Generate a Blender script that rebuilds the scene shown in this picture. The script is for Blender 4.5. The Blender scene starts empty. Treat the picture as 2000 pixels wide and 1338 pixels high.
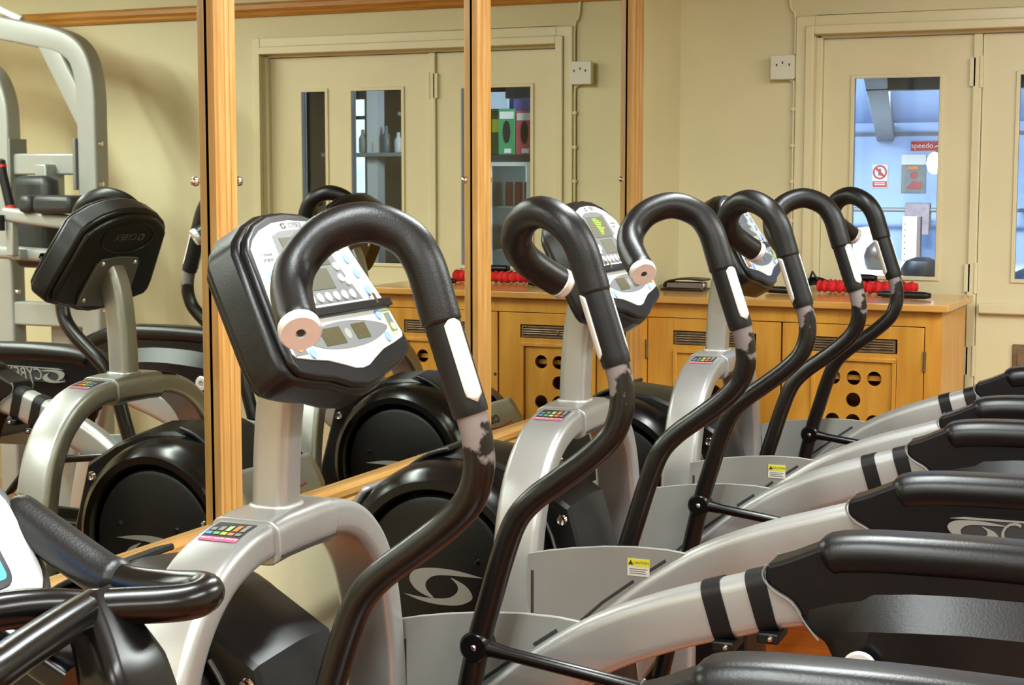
import bpy, bmesh, math, random
from mathutils import Vector, Matrix
random.seed(7)
S = 1.15                       # drawing units -> metres
sc = bpy.context.scene
col = sc.collection
PI = math.pi

# ------------------------------------------------------------------ camera, world, light, exposure
CX, CAMH = 1.834, 1.40
cam_d = bpy.data.cameras.new('camera'); cam = bpy.data.objects.new('camera', cam_d); col.objects.link(cam)
cam.location = (CX*S, 0, CAMH*S)
cam_d.sensor_fit = 'HORIZONTAL'; cam_d.sensor_width = 36.0; cam_d.lens = 36.0*3200/2000
cam_d.clip_start = 0.02
PITCH = math.atan((669-343)/3200.0); YAW = math.radians(24.6)
cam.rotation_euler = (PI/2-PITCH, 0, YAW)
sc.camera = cam

world = bpy.data.worlds.new('world'); sc.world = world; world.use_nodes = True
bg = world.node_tree.nodes['Background']; bg.inputs[0].default_value = (0.80, 0.88, 1.0, 1); bg.inputs[1].default_value = 0.35

sc.view_settings.view_transform = 'Standard'
sc.view_settings.look = 'None'
sc.view_settings.gamma = 1.0
sc.view_settings.use_curve_mapping = False
sc.view_settings.exposure = 0.0
cy = sc.cycles
cy.max_bounces = 8; cy.diffuse_bounces = 3; cy.glossy_bounces = 5; cy.transmission_bounces = 4; cy.transparent_max_bounces = 8
cy.caustics_reflective = False; cy.caustics_refractive = False
cy.use_adaptive_sampling = True; cy.adaptive_threshold = 0.04

CEIL = 2.42
def area(name, loc, sx, sy, power, colr, rot=(0, 0, 0)):
    d = bpy.data.lights.new(name, 'AREA'); d.shape = 'RECTANGLE'; d.size = sx*S; d.size_y = sy*S
    d.energy = power; d.color = colr
    o = bpy.data.objects.new(name, d); col.objects.link(o)
    o.location = Vector(loc)*S; o.rotation_euler = rot
    return o
WARM = (0.93, 1.0, 0.985)
FIX = [(1.0, 0.9), (1.0, 3.0), (2.6, 0.9), (2.6, 3.0), (2.6, -1.2), (1.0, -1.2), (2.9, 3.9)]
for fx, fy in FIX:
    area('ceiling_lamp_light', (fx, fy, CEIL-0.085), 0.16, 1.30, 58, WARM)
# unseen cool area lights added to brighten the shop room beyond the doors
area('shop_light', (0.2, 6.68, 1.97), 1.3, 0.3, 170, (0.78, 0.88, 1.0), (math.radians(55), 0, 0))
area('shop_light', (2.4, 6.7, 2.25), 0.9, 0.5, 22, (0.85, 0.92, 1.0))

# ------------------------------------------------------------------ materials
MATS = {}
def mat(name, c, rough=0.5, metal=0.0, noise=0.0, nscale=8.0, bump=0.0, bscale=60.0, spec=0.5, emit=None, estr=0.0, coat=0.0, stretch=None, c2=None):
    if name in MATS: return MATS[name]
    m = bpy.data.materials.new(name); m.use_nodes = True; nt = m.node_tree
    b = nt.nodes['Principled BSDF']
    b.inputs['Base Color'].default_value = (*c, 1); b.inputs['Roughness'].default_value = rough
    b.inputs['Metallic'].default_value = metal; b.inputs['Specular IOR Level'].default_value = spec
    b.inputs['Coat Weight'].default_value = coat; b.inputs['Coat Roughness'].default_value = 0.12
    if emit: b.inputs['Emission Color'].default_value = (*emit, 1); b.inputs['Emission Strength'].default_value = estr
    tc = nt.nodes.new('ShaderNodeTexCoord'); mp = nt.nodes.new('ShaderNodeMapping')
    nt.links.new(tc.outputs['Object'], mp.inputs[0])
    if stretch: mp.inputs['Scale'].default_value = stretch
    if noise > 0 or c2:
        n = nt.nodes.new('ShaderNodeTexNoise'); n.inputs['Scale'].default_value = nscale; n.inputs['Detail'].default_value = 5
        nt.links.new(mp.outputs[0], n.inputs[0])
        r = nt.nodes.new('ShaderNodeValToRGB')
        cb = c2 if c2 else tuple(max(0, x*(1-noise)) for x in c)
        ca = c if c2 else tuple(min(1, x*(1+noise)) for x in c)
        r.color_ramp.elements[0].color = (*cb, 1); r.color_ramp.elements[1].color = (*ca, 1)
        r.color_ramp.elements[0].position = 0.32; r.color_ramp.elements[1].position = 0.68
        nt.links.new(n.outputs[0], r.inputs[0]); nt.links.new(r.outputs[0], b.inputs['Base Color'])
    if bump > 0:
        n2 = nt.nodes.new('ShaderNodeTexNoise'); n2.inputs['Scale'].default_value = bscale; n2.inputs['Detail'].default_value = 4
        nt.links.new(mp.outputs[0], n2.inputs[0])
        bp = nt.nodes.new('ShaderNodeBump'); bp.inputs['Strength'].default_value = bump; bp.inputs['Distance'].default_value = 0.004
        nt.links.new(n2.outputs[0], bp.inputs['Height']); nt.links.new(bp.outputs[0], b.inputs['Normal'])
    MATS[name] = m
    return m
def lin(r, g, b):
    f = lambda v: (v/255/12.92) if v/255 <= 0.04045 else ((v/255+0.055)/1.055)**2.4
    return (f(r), f(g), f(b))

M_WALL = mat('cream_wall_paint', lin(220, 211, 171), 0.55, noise=0.035, nscale=3.0, bump=0.12, bscale=35)
M_WALLD = mat('cream_gloss_door_paint', lin(222, 211, 171), 0.32, noise=0.03, nscale=4.0, bump=0.08, bscale=25, coat=0.2)
M_TRIM = mat('cream_gloss_trim_paint', lin(224, 214, 175), 0.28, noise=0.03, nscale=5.0)
M_CEIL = mat('ceiling_paint', lin(222, 214, 178), 0.8, noise=0.03, nscale=2)
M_PINE = mat('varnished_pine', lin(212, 165, 98), 0.38, c2=lin(190, 136, 68), nscale=5, stretch=(14, 14, 0.8), bump=0.05, coat=0.15)
M_PINEY = mat('varnished_pine_rail', lin(212, 162, 92), 0.38, c2=lin(192, 136, 68), nscale=5, stretch=(14, 0.8, 14), bump=0.05, coat=0.15)
M_PINEX = mat('varnished_pine_picture_rail', lin(205, 148, 66), 0.4, c2=lin(176, 116, 42), nscale=5, stretch=(0.8, 14, 14), bump=0.05)
M_BENCH = mat('honey_veneer', lin(224, 164, 66), 0.36, c2=lin(208, 142, 48), nscale=4, stretch=(6, 6, 0.8), coat=0.2)
M_BENCHT = mat('honey_veneer_top', lin(222, 168, 88), 0.24, c2=lin(206, 146, 66), nscale=4, stretch=(0.8, 6, 6), coat=0.4)
M_DARKGAP = mat('dark_void', (0.006, 0.005, 0.004), 0.9)
M_GRILLE = mat('tarnished_bronze', lin(128, 106, 80), 0.4, metal=0.45, noise=0.3, nscale=30)
M_FLOOR = mat('orange_laminate', lin(178, 92, 34), 0.34, c2=lin(146, 66, 20), nscale=5, stretch=(1.2, 18, 18), coat=0.15)
M_SILVER = mat('silver_powder_coat', lin(184, 186, 185), 0.34, metal=0.6, noise=0.03, nscale=10, bump=0.03, bscale=300)
M_PLATE = mat('grey_side_panel', lin(150, 151, 146), 0.5, metal=0.25, noise=0.025, nscale=10, bump=0.03, bscale=250)
M_SILVERD = mat('grey_rear_mount', lin(132, 134, 131), 0.45, metal=0.3)
M_BLACKP = mat('black_moulded_plastic', lin(13, 14, 16), 0.33, spec=0.38, noise=0.12, nscale=12, bump=0.06, bscale=260)
M_GLOSSB = mat('gloss_black_plastic', lin(10, 10, 11), 0.24, spec=0.4, noise=0.1, nscale=10)
M_SATINB = mat('satin_black_shroud', lin(20, 21, 22), 0.36, spec=0.45, noise=0.12, nscale=8, bump=0.04, bscale=300)
M_DISC = mat('satin_black_disc', lin(12, 12, 12), 0.4, spec=0.35, noise=0.12, nscale=30, bump=0.03, bscale=400)
M_FOAM = mat('black_foam_grip', lin(13, 13, 14), 0.36, spec=0.42, noise=0.1, nscale=40, bump=0.1, bscale=400)
M_RUBBER = mat('black_rubber', lin(12, 12, 13), 0.45, spec=0.35, noise=0.15, nscale=30)
M_CHROME = mat('chrome', (0.85, 0.85, 0.85), 0.12, metal=1.0)
M_ALU = mat('brushed_aluminium', (0.80, 0.80, 0.79), 0.34, metal=0.5, noise=0.04, nscale=60)
M_STEELPL = mat('polished_sensor_steel', (0.88, 0.88, 0.86), 0.25, metal=0.45)
M_WHITEP = mat('white_console_film', lin(214, 216, 215), 0.4)
M_GREYP = mat('grey_console_film', lin(112, 114, 116), 0.4)
M_LCD = mat('lcd_grey', lin(98, 98, 86), 0.25, coat=0.2)
M_LCDD = mat('lcd_olive', lin(84, 79, 56), 0.25, noise=0.12, nscale=200, coat=0.3)
M_BTNB = mat('pale_blue_button', lin(140, 168, 232), 0.35)
M_BTNW = mat('white_button', lin(204, 204, 198), 0.35)
M_INK = mat('dark_ink', lin(48, 48, 50), 0.6)
M_ORANGE = mat('orange_print', lin(240, 130, 60), 0.5)
M_GREENPR = mat('pale_green_print', lin(176, 205, 140), 0.5)
M_GREENL = mat('green_led', (0.2, 0.5, 0.02), 0.5, emit=(0.35, 0.95, 0.03), estr=1.1)
M_PINK = mat('pink_print', lin(214, 92, 140), 0.5)
M_BLUEPR = mat('blue_print', lin(90, 150, 210), 0.5)
M_GREEN2 = mat('green_print', lin(80, 190, 90), 0.5)
M_YELLOW = mat('yellow_print', lin(226, 222, 60), 0.5)
M_WHITEST = mat('white_sticker', lin(225, 225, 215), 0.45)
M_RED = mat('red_print', lin(206, 46, 44), 0.5)
M_REDROPE = mat('red_fabric', lin(214, 30, 36), 0.75, noise=0.25, nscale=90, bump=0.4, bscale=220)
M_LEATHER = mat('dark_brown_leather', lin(44, 36, 30), 0.4, noise=0.25, nscale=25, bump=0.1)
M_SOCKET = mat('ivory_plastic', lin(222, 220, 204), 0.35)
M_PAD = mat('dark_grey_vinyl', lin(46, 50, 52), 0.42, noise=0.08, nscale=12, bump=0.05, bscale=200)
M_BEIGEM = mat('pale_machine_enamel', lin(166, 169, 164), 0.42, metal=0.25)
M_BLUEW = mat('pale_blue_shop_wall', lin(176, 200, 238), 0.7, noise=0.02, nscale=3)
M_BEAM = mat('grey_beam', lin(122, 128, 130), 0.7, noise=0.05, nscale=10)
M_DARKW = mat('dark_shop_back', lin(40, 32, 26), 0.8, noise=0.2, nscale=4)
M_SCREEN = mat('lit_blue_screen', (0.05, 0.3, 0.8), 0.3, emit=(0.09, 0.42, 0.95), estr=0.9)
M_TUBE = mat('lit_lamp_tube', (1, 1, 1), 0.4, emit=(1.0, 0.97, 0.9), estr=4.0)
M_GLOBE = mat('glowing_glare_globe', (1, 1, 1), 0.4, emit=(1.0, 0.98, 0.94), estr=7.0)
M_DAY = mat('bright_window_daylight', (1, 1, 1), 0.5, emit=(0.62, 0.84, 1.0), estr=1.6)
M_FRIDGEW = mat('lit_fridge_inside', (0.8, 0.8, 0.8), 0.5, emit=(0.70, 0.86, 1.0), estr=1.5)

def m_mirror():
    m = bpy.data.materials.new('mirror_silvering'); m.use_nodes = True
    b = m.node_tree.nodes['Principled BSDF']; b.inputs['Base Color'].default_value = (0.845, 0.885, 0.80, 1)
    b.inputs['Metallic'].default_value = 1.0; b.inputs['Roughness'].default_value = 0.012
    return m
M_MIRROR = m_mirror()
def m_glass():
    m = bpy.data.materials.new('clear_pane_glass'); m.use_nodes = True; nt = m.node_tree
    for n in list(nt.nodes): nt.nodes.remove(n)
    o = nt.nodes.new('ShaderNodeOutputMaterial'); mx = nt.nodes.new('ShaderNodeMixShader')
    t = nt.nodes.new('ShaderNodeBsdfTransparent'); g = nt.nodes.new('ShaderNodeBsdfGlossy'); f = nt.nodes.new('ShaderNodeFresnel')
    t.inputs[0].default_value = (0.94, 0.97, 0.97, 1); g.inputs['Roughness'].default_value = 0.02; f.inputs[0].default_value = 1.45
    nt.links.new(f.outputs[0], mx.inputs[0]); nt.links.new(t.outputs[0], mx.inputs[1]); nt.links.new(g.outputs[0], mx.inputs[2])
    nt.links.new(mx.outputs[0], o.inputs[0])
    return m
M_GLASS = m_glass()
def m_worn():
    """gloss black tube paint with the paint rubbed to bare grey primer below the hand sensor"""
    m = bpy.data.materials.new('worn_black_tube_paint'); m.use_nodes = True; nt = m.node_tree
    b = nt.nodes['Principled BSDF']
    tc = nt.nodes.new('ShaderNodeTexCoord'); sp = nt.nodes.new('ShaderNodeSeparateXYZ')
    nt.links.new(tc.outputs['Object'], sp.inputs[0])
    mr = nt.nodes.new('ShaderNodeMapRange'); mr.inputs[1].default_value = 1.005*S; mr.inputs[2].default_value = 1.135*S
    mr.inputs[3].default_value = -0.34; mr.inputs[4].default_value = 0.30
    nt.links.new(sp.outputs[2], mr.inputs[0])
    n = nt.nodes.new('ShaderNodeTexNoise'); n.inputs['Scale'].default_value = 26; n.inputs['Detail'].default_value = 7
    nt.links.new(tc.outputs['Object'], n.inputs[0])
    ad = nt.nodes.new('ShaderNodeMath'); ad.operation = 'ADD'
    nt.links.new(mr.outputs[0], ad.inputs[0]); nt.links.new(n.outputs[0], ad.inputs[1])
    r = nt.nodes.new('ShaderNodeValToRGB'); r.color_ramp.elements[0].position = 0.60; r.color_ramp.elements[1].position = 0.66
    r.color_ramp.elements[0].color = (*lin(14, 13, 13), 1); r.color_ramp.elements[1].color = (*lin(122, 112, 110), 1)
    nt.links.new(ad.outputs[0], r.inputs[0]); nt.links.new(r.outputs[0], b.inputs['Base Color'])
    b.inputs['Roughness'].default_value = 0.3; b.inputs['Specular IOR Level'].default_value = 0.42
    return m
M_WORN = m_worn()

# ------------------------------------------------------------------ mesh helpers
class MB:
    def __init__(s): s.v = []; s.f = []; s.smooth = []
    def add(s, vs, fs, smooth=False):
        o = len(s.v); s.v += [tuple(v) for v in vs]
        for f in fs: s.f.append(tuple(i+o for i in f)); s.smooth.append(smooth)
        return s
    def box(s, x0, x1, y0, y1, z0, z1):
        v = [(x0, y0, z0), (x1, y0, z0), (x1, y1, z0), (x0, y1, z0), (x0, y0, z1), (x1, y0, z1), (x1, y1, z1), (x0, y1, z1)]
        return s.add(v, [(0, 3, 2, 1), (4, 5, 6, 7), (0, 1, 5, 4), (1, 2, 6, 5), (2, 3, 7, 6), (3, 0, 4, 7)])
    def prism(s, poly, O, ex, ey, d0, d1):
        """polygon (a,b) in the frame O,ex,ey pushed along ex x ey from d0 to d1"""
        O, ex, ey = Vector(O), Vector(ex), Vector(ey); en = ex.cross(ey).normalized(); n = len(poly)
        a = [O+ex*p[0]+ey*p[1]+en*d0 for p in poly]; b = [O+ex*p[0]+ey*p[1]+en*d1 for p in poly]
        fs = [tuple(reversed(range(n))), tuple(range(n, 2*n))]+[(i, (i+1) % n, n+(i+1) % n, n+i) for i in range(n)]
        return s.add(a+b, fs)
    def sweep(s, path, profs, side=None, closed_prof=True, caps=True, smooth=True):
        """profs: list of (a,b) profile or one per path point; side: fixed side vector, else parallel transport"""
        P = [Vector(p) for p in path]; n = len(P)
        if not isinstance(profs[0][0], (list, tuple)): profs = [profs]*n
        T = []
        for i in range(n):
            t = (P[min(i+1, n-1)]-P[max(i-1, 0)]); T.append(t.normalized())
        if side is None:
            up = Vector((0, 0, 1)) if abs(T[0].z) < 0.9 else Vector((1, 0, 0))
            u = (up-T[0]*up.dot(T[0])).normalized()
        vs = []; k = len(profs[0])
        for i in range(n):
            if side is None:
                u = (u-T[i]*u.dot(T[i])).normalized(); w = T[i].cross(u)
            else:
                u = Vector(side); u = (u-T[i]*u.dot(T[i])).normalized(); w = T[i].cross(u)
            for a, b in profs[i]: vs.append(P[i]+u*a+w*b)
        fs = []
        for i in range(n-1):
            for j in range(k):
                fs.append((i*k+j, i*k+(j+1) % k, (i+1)*k+(j+1) % k, (i+1)*k+j))
        s.add(vs, fs, smooth)
        if caps:
            s.add(vs[:k], [tuple(reversed(range(k)))]); s.add(vs[-k:], [tuple(range(k))])
        return s
    def tube(s, path, r, n=14, caps=True):
        rr = r if isinstance(r, (list, tuple)) else [r]*len(path)
        pr = [[(q*math.cos(2*PI*j/n), q*math.sin(2*PI*j/n)) for j in range(n)] for q in rr]
        return s.sweep(path, pr, caps=caps)
    def cyl(s, p0, p1, r, n=20, r1=None):
        return s.tube([p0, p1], [r, r if r1 is None else r1], n)
    def lathe(s, prof, C, ax, n=40):
        """prof: (r, d) along axis ax from centre C"""
        C, ax = Vector(C), Vector(ax).normalized()
        u = ax.orthogonal().normalized(); w = ax.cross(u); m = len(prof); vs = []
        for i in range(n):
            a = 2*PI*i/n; d = u*math.cos(a)+w*math.sin(a)
            for r, h in prof: vs.append(C+d*r+ax*h)
        fs = []
        for i in range(n):
            for j in range(m-1): fs.append((i*m+j, ((i+1) % n)*m+j, ((i+1) % n)*m+j+1, i*m+j+1))
        return s.add(vs, fs, True)
    def mirror_y(s):
        o = MB(); o.v = [(x, -y, z) for x, y, z in s.v]; o.f = [tuple(reversed(f)) for f in s.f]; o.smooth = list(s.smooth); return o

def mk(name, mb, m, parent=None, bevel=0.0, seg=2, org=(0, 0, 0), loc=None, angle=35):
    me = bpy.data.meshes.new(name)
    me.from_pydata([((x-org[0])*S, (y-org[1])*S, (z-org[2])*S) for x, y, z in mb.v], [], mb.f)
    bm = bmesh.new(); bm.from_mesh(me); bmesh.ops.remove_doubles(bm, verts=bm.verts, dist=1e-6); bmesh.ops.recalc_face_normals(bm, faces=bm.faces); bm.to_mesh(me); bm.free()
    if any(mb.smooth) or bevel > 0:
        for p in me.polygons: p.use_smooth = True
        me.set_sharp_from_angle(angle=math.radians(angle))
    me.materials.append(m)
    o = bpy.data.objects.new(name, me); col.objects.link(o)
    if parent: o.parent = parent
    if loc is not None: o.location = Vector(loc)*S
    elif parent is None: o.location = Vector(org)*S
    if bevel > 0:
        b = o.modifiers.new('bevel', 'BEVEL'); b.width = bevel*S; b.segments = seg; b.limit_method = 'ANGLE'; b.angle_limit = math.radians(32); b.harden_normals = False
    return o
def empty(name, loc, rz=0, label=None, cat=None, group=None):
    o = bpy.data.objects.new(name, None); col.objects.link(o); o.location = Vector(loc)*S; o.rotation_euler = (0, 0, rz); o.empty_display_size = 0.1
    return tag(o, label, cat, group)
def tag(o, label=None, cat=None, group=None, kind=None):
    if label: o['label'] = label
    if cat: o['category'] = cat
    if group: o['group'] = group
    if kind: o['kind'] = kind
    return o
def struct(o, label=None): return tag(o, label, None, None, 'structure')
def copy_tree(o, parent=None):
    c = o.copy(); col.objects.link(c)
    if parent: c.parent = parent; c.matrix_parent_inverse = o.matrix_parent_inverse.copy()
    for ch in list(o.children): copy_tree(ch, c)
    return c
def text_mb(body, size, O, ex, ey, depth=0.0006, align='CENTER', shear=0.0, sx=1.0):
    cu = bpy.data.curves.new('t', 'FONT'); cu.body = body; cu.size = size; cu.align_x = align; cu.align_y = 'CENTER'; cu.shear = shear; cu.resolution_u = 3
    cu.extrude = depth/2
    ob = bpy.data.objects.new('t', cu); col.objects.link(ob)
    dg = bpy.context.evaluated_depsgraph_get(); me = bpy.data.meshes.new_from_object(ob.evaluated_get(dg))
    O, ex, ey = Vector(O), Vector(ex), Vector(ey); en = ex.cross(ey)
    mb = MB(); mb.add([O+ex*v.co.x*sx+ey*v.co.y+en*(v.co.z+depth/2) for v in me.vertices], [tuple(p.vertices) for p in me.polygons])
    bpy.data.objects.remove(ob); bpy.data.curves.remove(cu); bpy.data.meshes.remove(me)
    return mb
def cat_rom(pts, sub=6):
    P = [Vector(p) for p in pts]; out = []
    for i in range(len(P)-1):
        p0, p1, p2, p3 = P[max(i-1, 0)], P[i], P[i+1], P[min(i+2, len(P)-1)]
        for k in range(sub):
            t = k/sub; t2 = t*t; t3 = t2*t
            out.append(0.5*((2*p1)+(p2-p0)*t+(2*p0-5*p1+4*p2-p3)*t2+(3*p1-p0-3*p2+p3)*t3))
    out.append(P[-1]); return out
def rrect(w, h, r, k=4):
    o = []
    for cx, cy, a0 in ((w/2-r, h/2-r, 0), (-w/2+r, h/2-r, 90), (-w/2+r, -h/2+r, 180), (w/2-r, -h/2+r, 270)):
        for i in range(k+1):
            a = math.radians(a0+90*i/k); o.append((cx+r*math.cos(a), cy+r*math.sin(a)))
    return o
def circ(r, n=20, cx=0, cy=0, sx=1.0): return [(cx+sx*r*math.cos(2*PI*i/n), cy+r*math.sin(2*PI*i/n)) for i in range(n)]

X, Y, Z = Vector((1, 0, 0)), Vector((0, 1, 0)), Vector((0, 0, 1))
YB = 5.406                     # back wall
XR, YF = 4.3, -2.6             # right wall, wall behind the camera
YS = 8.6                       # far wall of the shop room

# ================================================================== room shell
floor = struct(mk('floor', MB().box(-0.1, XR+0.1, YF-0.1, YB+0.02, -0.06, -0.012), M_DARKGAP), 'orange wood laminate floor')
pw, pl = 0.17, 1.15
pm = mk('plank', MB().box(0.0012, pl-0.0012, 0.0012, pw-0.0012, -0.012, 0.0), M_FLOOR, floor)
first = True
j = 0; y = YF
while y < YB-0.01:
    x = -((j*0.43) % pl)
    while x < XR:
        a, b = max(x, 0.0), min(x+pl, XR)
        if b-a > 0.05:
            o = pm if first else pm.copy()
            if not first: col.objects.link(o)
            first = False
            w = min(pw, YB-y)
            o.location = Vector((a, y, 0))*S; o.scale = ((b-a)/pl, w/pw, 1)
        x += pl
    y += pw; j += 1
ceil_o = struct(mk('ceiling', MB().box(-0.1, XR+0.1, YF-0.1, YB+0.1, CEIL, CEIL+0.08), M_CEIL), 'pale cream ceiling')
wall_left = struct(mk('wall_left', MB().box(-0.12, -0.006, YF, YB, 0, CEIL), M_WALL), 'cream wall behind the mirrors')
wall_right = struct(mk('wall_right', MB().box(XR, XR+0.1, YF, YB, 0, CEIL), M_WALL), 'plain cream side wall')
wall_front = struct(mk('wall_front', MB().box(-0.12, XR+0.1, YF-0.1, YF, 0, CEIL), M_WALL), 'plain cream wall facing the doors')
OX0, OX1, OZ = 0.462, 1.700, 1.862
wb = MB().box(-0.12, OX0, YB, YB+0.12, 0, CEIL).box(OX1, XR+0.1, YB, YB+0.12, 0, CEIL).box(OX0, OX1, YB, YB+0.12, OZ, CEIL)
wall_back = struct(mk('wall_back', wb, M_WALL), 'cream wall with the pair of glazed doors')
# picture rail
pr = MB()
prof = [(2.006, 0), (2.006, -0.012), (2.014, -0.020), (2.024, -0.017), (2.034, -0.026), (2.050, -0.026), (2.060, -0.016), (2.060, 0)]
pr.prism([(b, a) for a, b in prof], (0, YB, 0), Y, Z, 0.0, XR)
struct(mk('trim_1', pr, M_PINEX), 'varnished wooden picture rail high on the back wall')
struct(mk('baseboard_back', MB().box(OX1+0.06, XR, YB-0.016, YB, 0, 0.12), M_TRIM, bevel=0.004), 'cream skirting board')
# door surround
def archi(name, y0):
    m = MB()
    w = 0.062
    for (x0, x1, z0, z1) in ((OX0-w, OX0, 0, OZ+w), (OX1, OX1+w*0.6, 0, OZ+w), (OX0, OX1, OZ, OZ+w)):
        m.box(x0, x1, y0-0.016, y0, z0, z1)
    m.box(OX0-w*0.45, OX0, y0-0.026, y0-0.016, 0, OZ+w*0.45).box(OX0, OX1, y0-0.026, y0-0.016, OZ, OZ+w*0.45).box(OX1, OX1+w*0.3, y0-0.026, y0-0.016, 0, OZ+w*0.45)
    # jamb stops and mullion
    m.box(OX0, OX0+0.018, y0+0.02, y0+0.11, 0, OZ).box(OX1-0.010, OX1, y0+0.02, y0+0.11, 0, OZ).box(OX0, OX1, y0+0.02, y0+0.11, OZ-0.010, OZ)
    m.box(0.967, 0.995, y0+0.03, y0+0.11, 0, OZ-0.010)
    return struct(mk(name, m, M_TRIM, bevel=0.003), 'cream gloss door frame with moulded edge')
archi('trim_2', YB)
def door(name, x0, x1, wins, label, ledge=False):
    y0, y1 = YB+0.042, YB+0.080; z1 = OZ-0.012
    m = MB(); xs = [x0]; zb, zt = 1.066, 1.722
    for a, b in wins: xs += [a, b]
    xs.append(x1)
    m.box(x0, x1, y0, y1, 0.005, zb).box(x0, x1, y0, y1, zt, z1)
    for i in range(0, len(xs), 2): m.box(xs[i], xs[i+1], y0, y1, zb, zt)
    d = struct(mk(name, m, M_WALLD), label)
    for a, b in wins:
        f = MB(); t = 0.009
        f.box(a-t, a+0.004, y0-0.006, y0+0.004, zb-t, zt+t).box(b-0.004, b+t, y0-0.006, y0+0.004, zb-t, zt+t).box(a, b, y0-0.006, y0+0.004, zb-t, zb+0.004).box(a, b, y0-0.006, y0+0.004, zt-0.004, zt+t)
        mk('glazing_bead', f, M_WALLD, d, bevel=0.002)
        mk('pane', MB().box(a, b, y1-0.014, y1-0.010, zb, zt), M_GLASS, d)
    return d
d1 = door('door_1', 0.481, 0.966, [(0.582, 0.866)], 'cream door leaf with one tall glass pane above the wooden cabinet')
d2 = door('door_2', 0.997, 1.689, [(1.110, 1.332), (1.440, 1.552)], 'wider cream door leaf with two tall narrow panes')
mk('ledge', MB().box(1.004, 1.684, YB+0.018, YB+0.042, 0.955, 0.99), M_WALLD, d2, bevel=0.006)
mk('mail_slot', MB().box(1.115, 1.36, YB+0.032, YB+0.042, 0.76, 0.86).box(1.13, 1.345, YB+0.028, YB+0.034, 0.775, 0.845), M_GRILLE, d2, bevel=0.003)
for hz in (1.73, 1.07, 0.80, 0.25):
    h = MB().box(0.958, 0.975, YB+0.030, YB+0.043, hz-0.045, hz+0.045).cyl((0.992, YB+0.034, hz-0.05), (0.992, YB+0.034, hz+0.05), 0.007, 10)
    mk('hinge', h, M_TRIM, d2)
mk('keyhole_cover', MB().lathe([(0, 0.004), (0.008, 0.003), (0.010, 0)], (0.93, YB+0.042, 0.9), (0, -1, 0), 16), M_GRILLE, d1)

# mirror wall: panels, ribbed posts, rails, screws
ZM0, ZM1 = 0.700, 2.22
pan = [(0.36, 1.50), (1.50, 2.647), (2.647, 3.794), (3.794, 4.920)]
plabel = ['mirror nearest the camera end of the wall', 'leftmost wall mirror in view, showing the silver weight machine', 'middle wall mirror behind the nearest trainer', 'wall mirror nearest the corner, showing the wall socket']
for i, (a, b) in enumerate(pan):
    tag(mk('wall_mirror', MB().box(-0.006, 0.0, a, b, ZM0, ZM1), M_MIRROR, org=(0, (a+b)/2, ZM0)), plabel[i], 'mirror', 'wall mirrors')
def post(y0, y1, label):
    w = y1-y0
    p = [(0, .003), (0, .018), (.05, .021), (.10, .017), (.14, .021), (.34, .024), (.40, .018), (.44, .023), (.56, .025), (.60, .017), (.66, .023), (.84, .026), (.95, .022), (1.0, .014), (1.0, .003)]
    m = MB().prism([(x, y0+w*t) for t, x in p], (0, 0, ZM0-0.04), X, Y, 0, ZM1-ZM0+0.08)
    return struct(mk('trim_3', m, M_PINE, org=(0, y0, ZM0), angle=25), label)
post(1.465, 1.535, 'ribbed pine strip between mirrors outside the left edge')
post(2.613, 2.683, 'left ribbed pine strip between the mirrors')
post(3.757, 3.831, 'middle ribbed pine strip between the mirrors')
post(4.868, 4.968, 'pine strip closing the mirrors beside the cream corner')
rp = [(0.0005, 0.672), (0.018, 0.672), (0.022, 0.684), (0.018, 0.692), (0.024, 0.700), (0.024, 0.712), (0.016, 0.722), (0.0005, 0.722)]
struct(mk('trim_4', MB().prism([(z, x) for x, z in rp], (0, 0.3, 0), Z, X, 0, 4.67), M_PINEY, angle=25), 'pine rail along the bottom of the mirrors')
struct(mk('trim_5', MB().prism([(z+1.53, x) for x, z in rp], (0, 0.3, 0), Z, X, 0, 4.67), M_PINEY, angle=25), 'pine rail along the top of the mirrors')
scr = MB().lathe([(0, 0.0085), (0.005, 0.0078), (0.0085, 0.005), (0.0095, 0.001), (0.0095, 0)], (0, 0, 0), (1, 0, 0), 18)
for yy, lb in ((2.572, 'chrome dome screw left of the left pine strip'), (2.716, 'chrome dome screw right of the left pine strip'), (3.720, 'chrome dome screw left of the middle pine strip'), (3.862, 'chrome dome screw right of the middle pine strip'), (4.828, 'small dome screw beside the corner pine strip')):
    tag(mk('mirror_screw', scr, M_CHROME, loc=(0.0, yy, 1.389)), lb, 'screw', 'mirror fixing screws')

# socket + cable
so = empty('wall_socket', (0.361, YB, 1.72), 0, 'white plastic electrical socket box beside the door frame', 'socket')
def so_mk(n, mb, m, b=0): return mk(n, mb, m, so, bevel=b, org=(0.361, YB, 1.72))
so_mk('back_box', MB().box(0.323, 0.399, YB-0.030, YB, 1.720, 1.795), M_SOCKET, 0.004)
so_mk('face_plate', MB().box(0.320, 0.4005, YB-0.038, YB-0.030, 1.717, 1.798), M_SOCKET, 0.003)
for a, b_ in ((0.342, 1.765), (0.362, 1.772), (0.385, 1.765)):
    so_mk('pin_hole', MB().box(a-.0022, a+.0022, YB-0.0388, YB-0.0375, b_-.004, b_+.004), M_INK)
cab = MB().tube(cat_rom([(0.372, YB-0.008, CEIL-0.02), (0.375, YB-0.008, 2.0), (0.392, YB-0.008, 1.935), (0.3955, YB-0.008, 1.90), (0.3955, YB-0.008, 1.80)], 6), 0.0045, 8)
cab.tube(cat_rom([(0.375, YB-0.008, 1.722), (0.385, YB-0.008, 1.712), (0.3935, YB-0.008, 1.695), (0.3935, YB-0.008, 1.5), (0.3935, YB-0.008, 1.04)], 6), 0.0045, 8)
ca = tag(mk('surface_cable', cab, M_TRIM), 'painted electrical cable running down the wall past the socket', 'cable')
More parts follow.
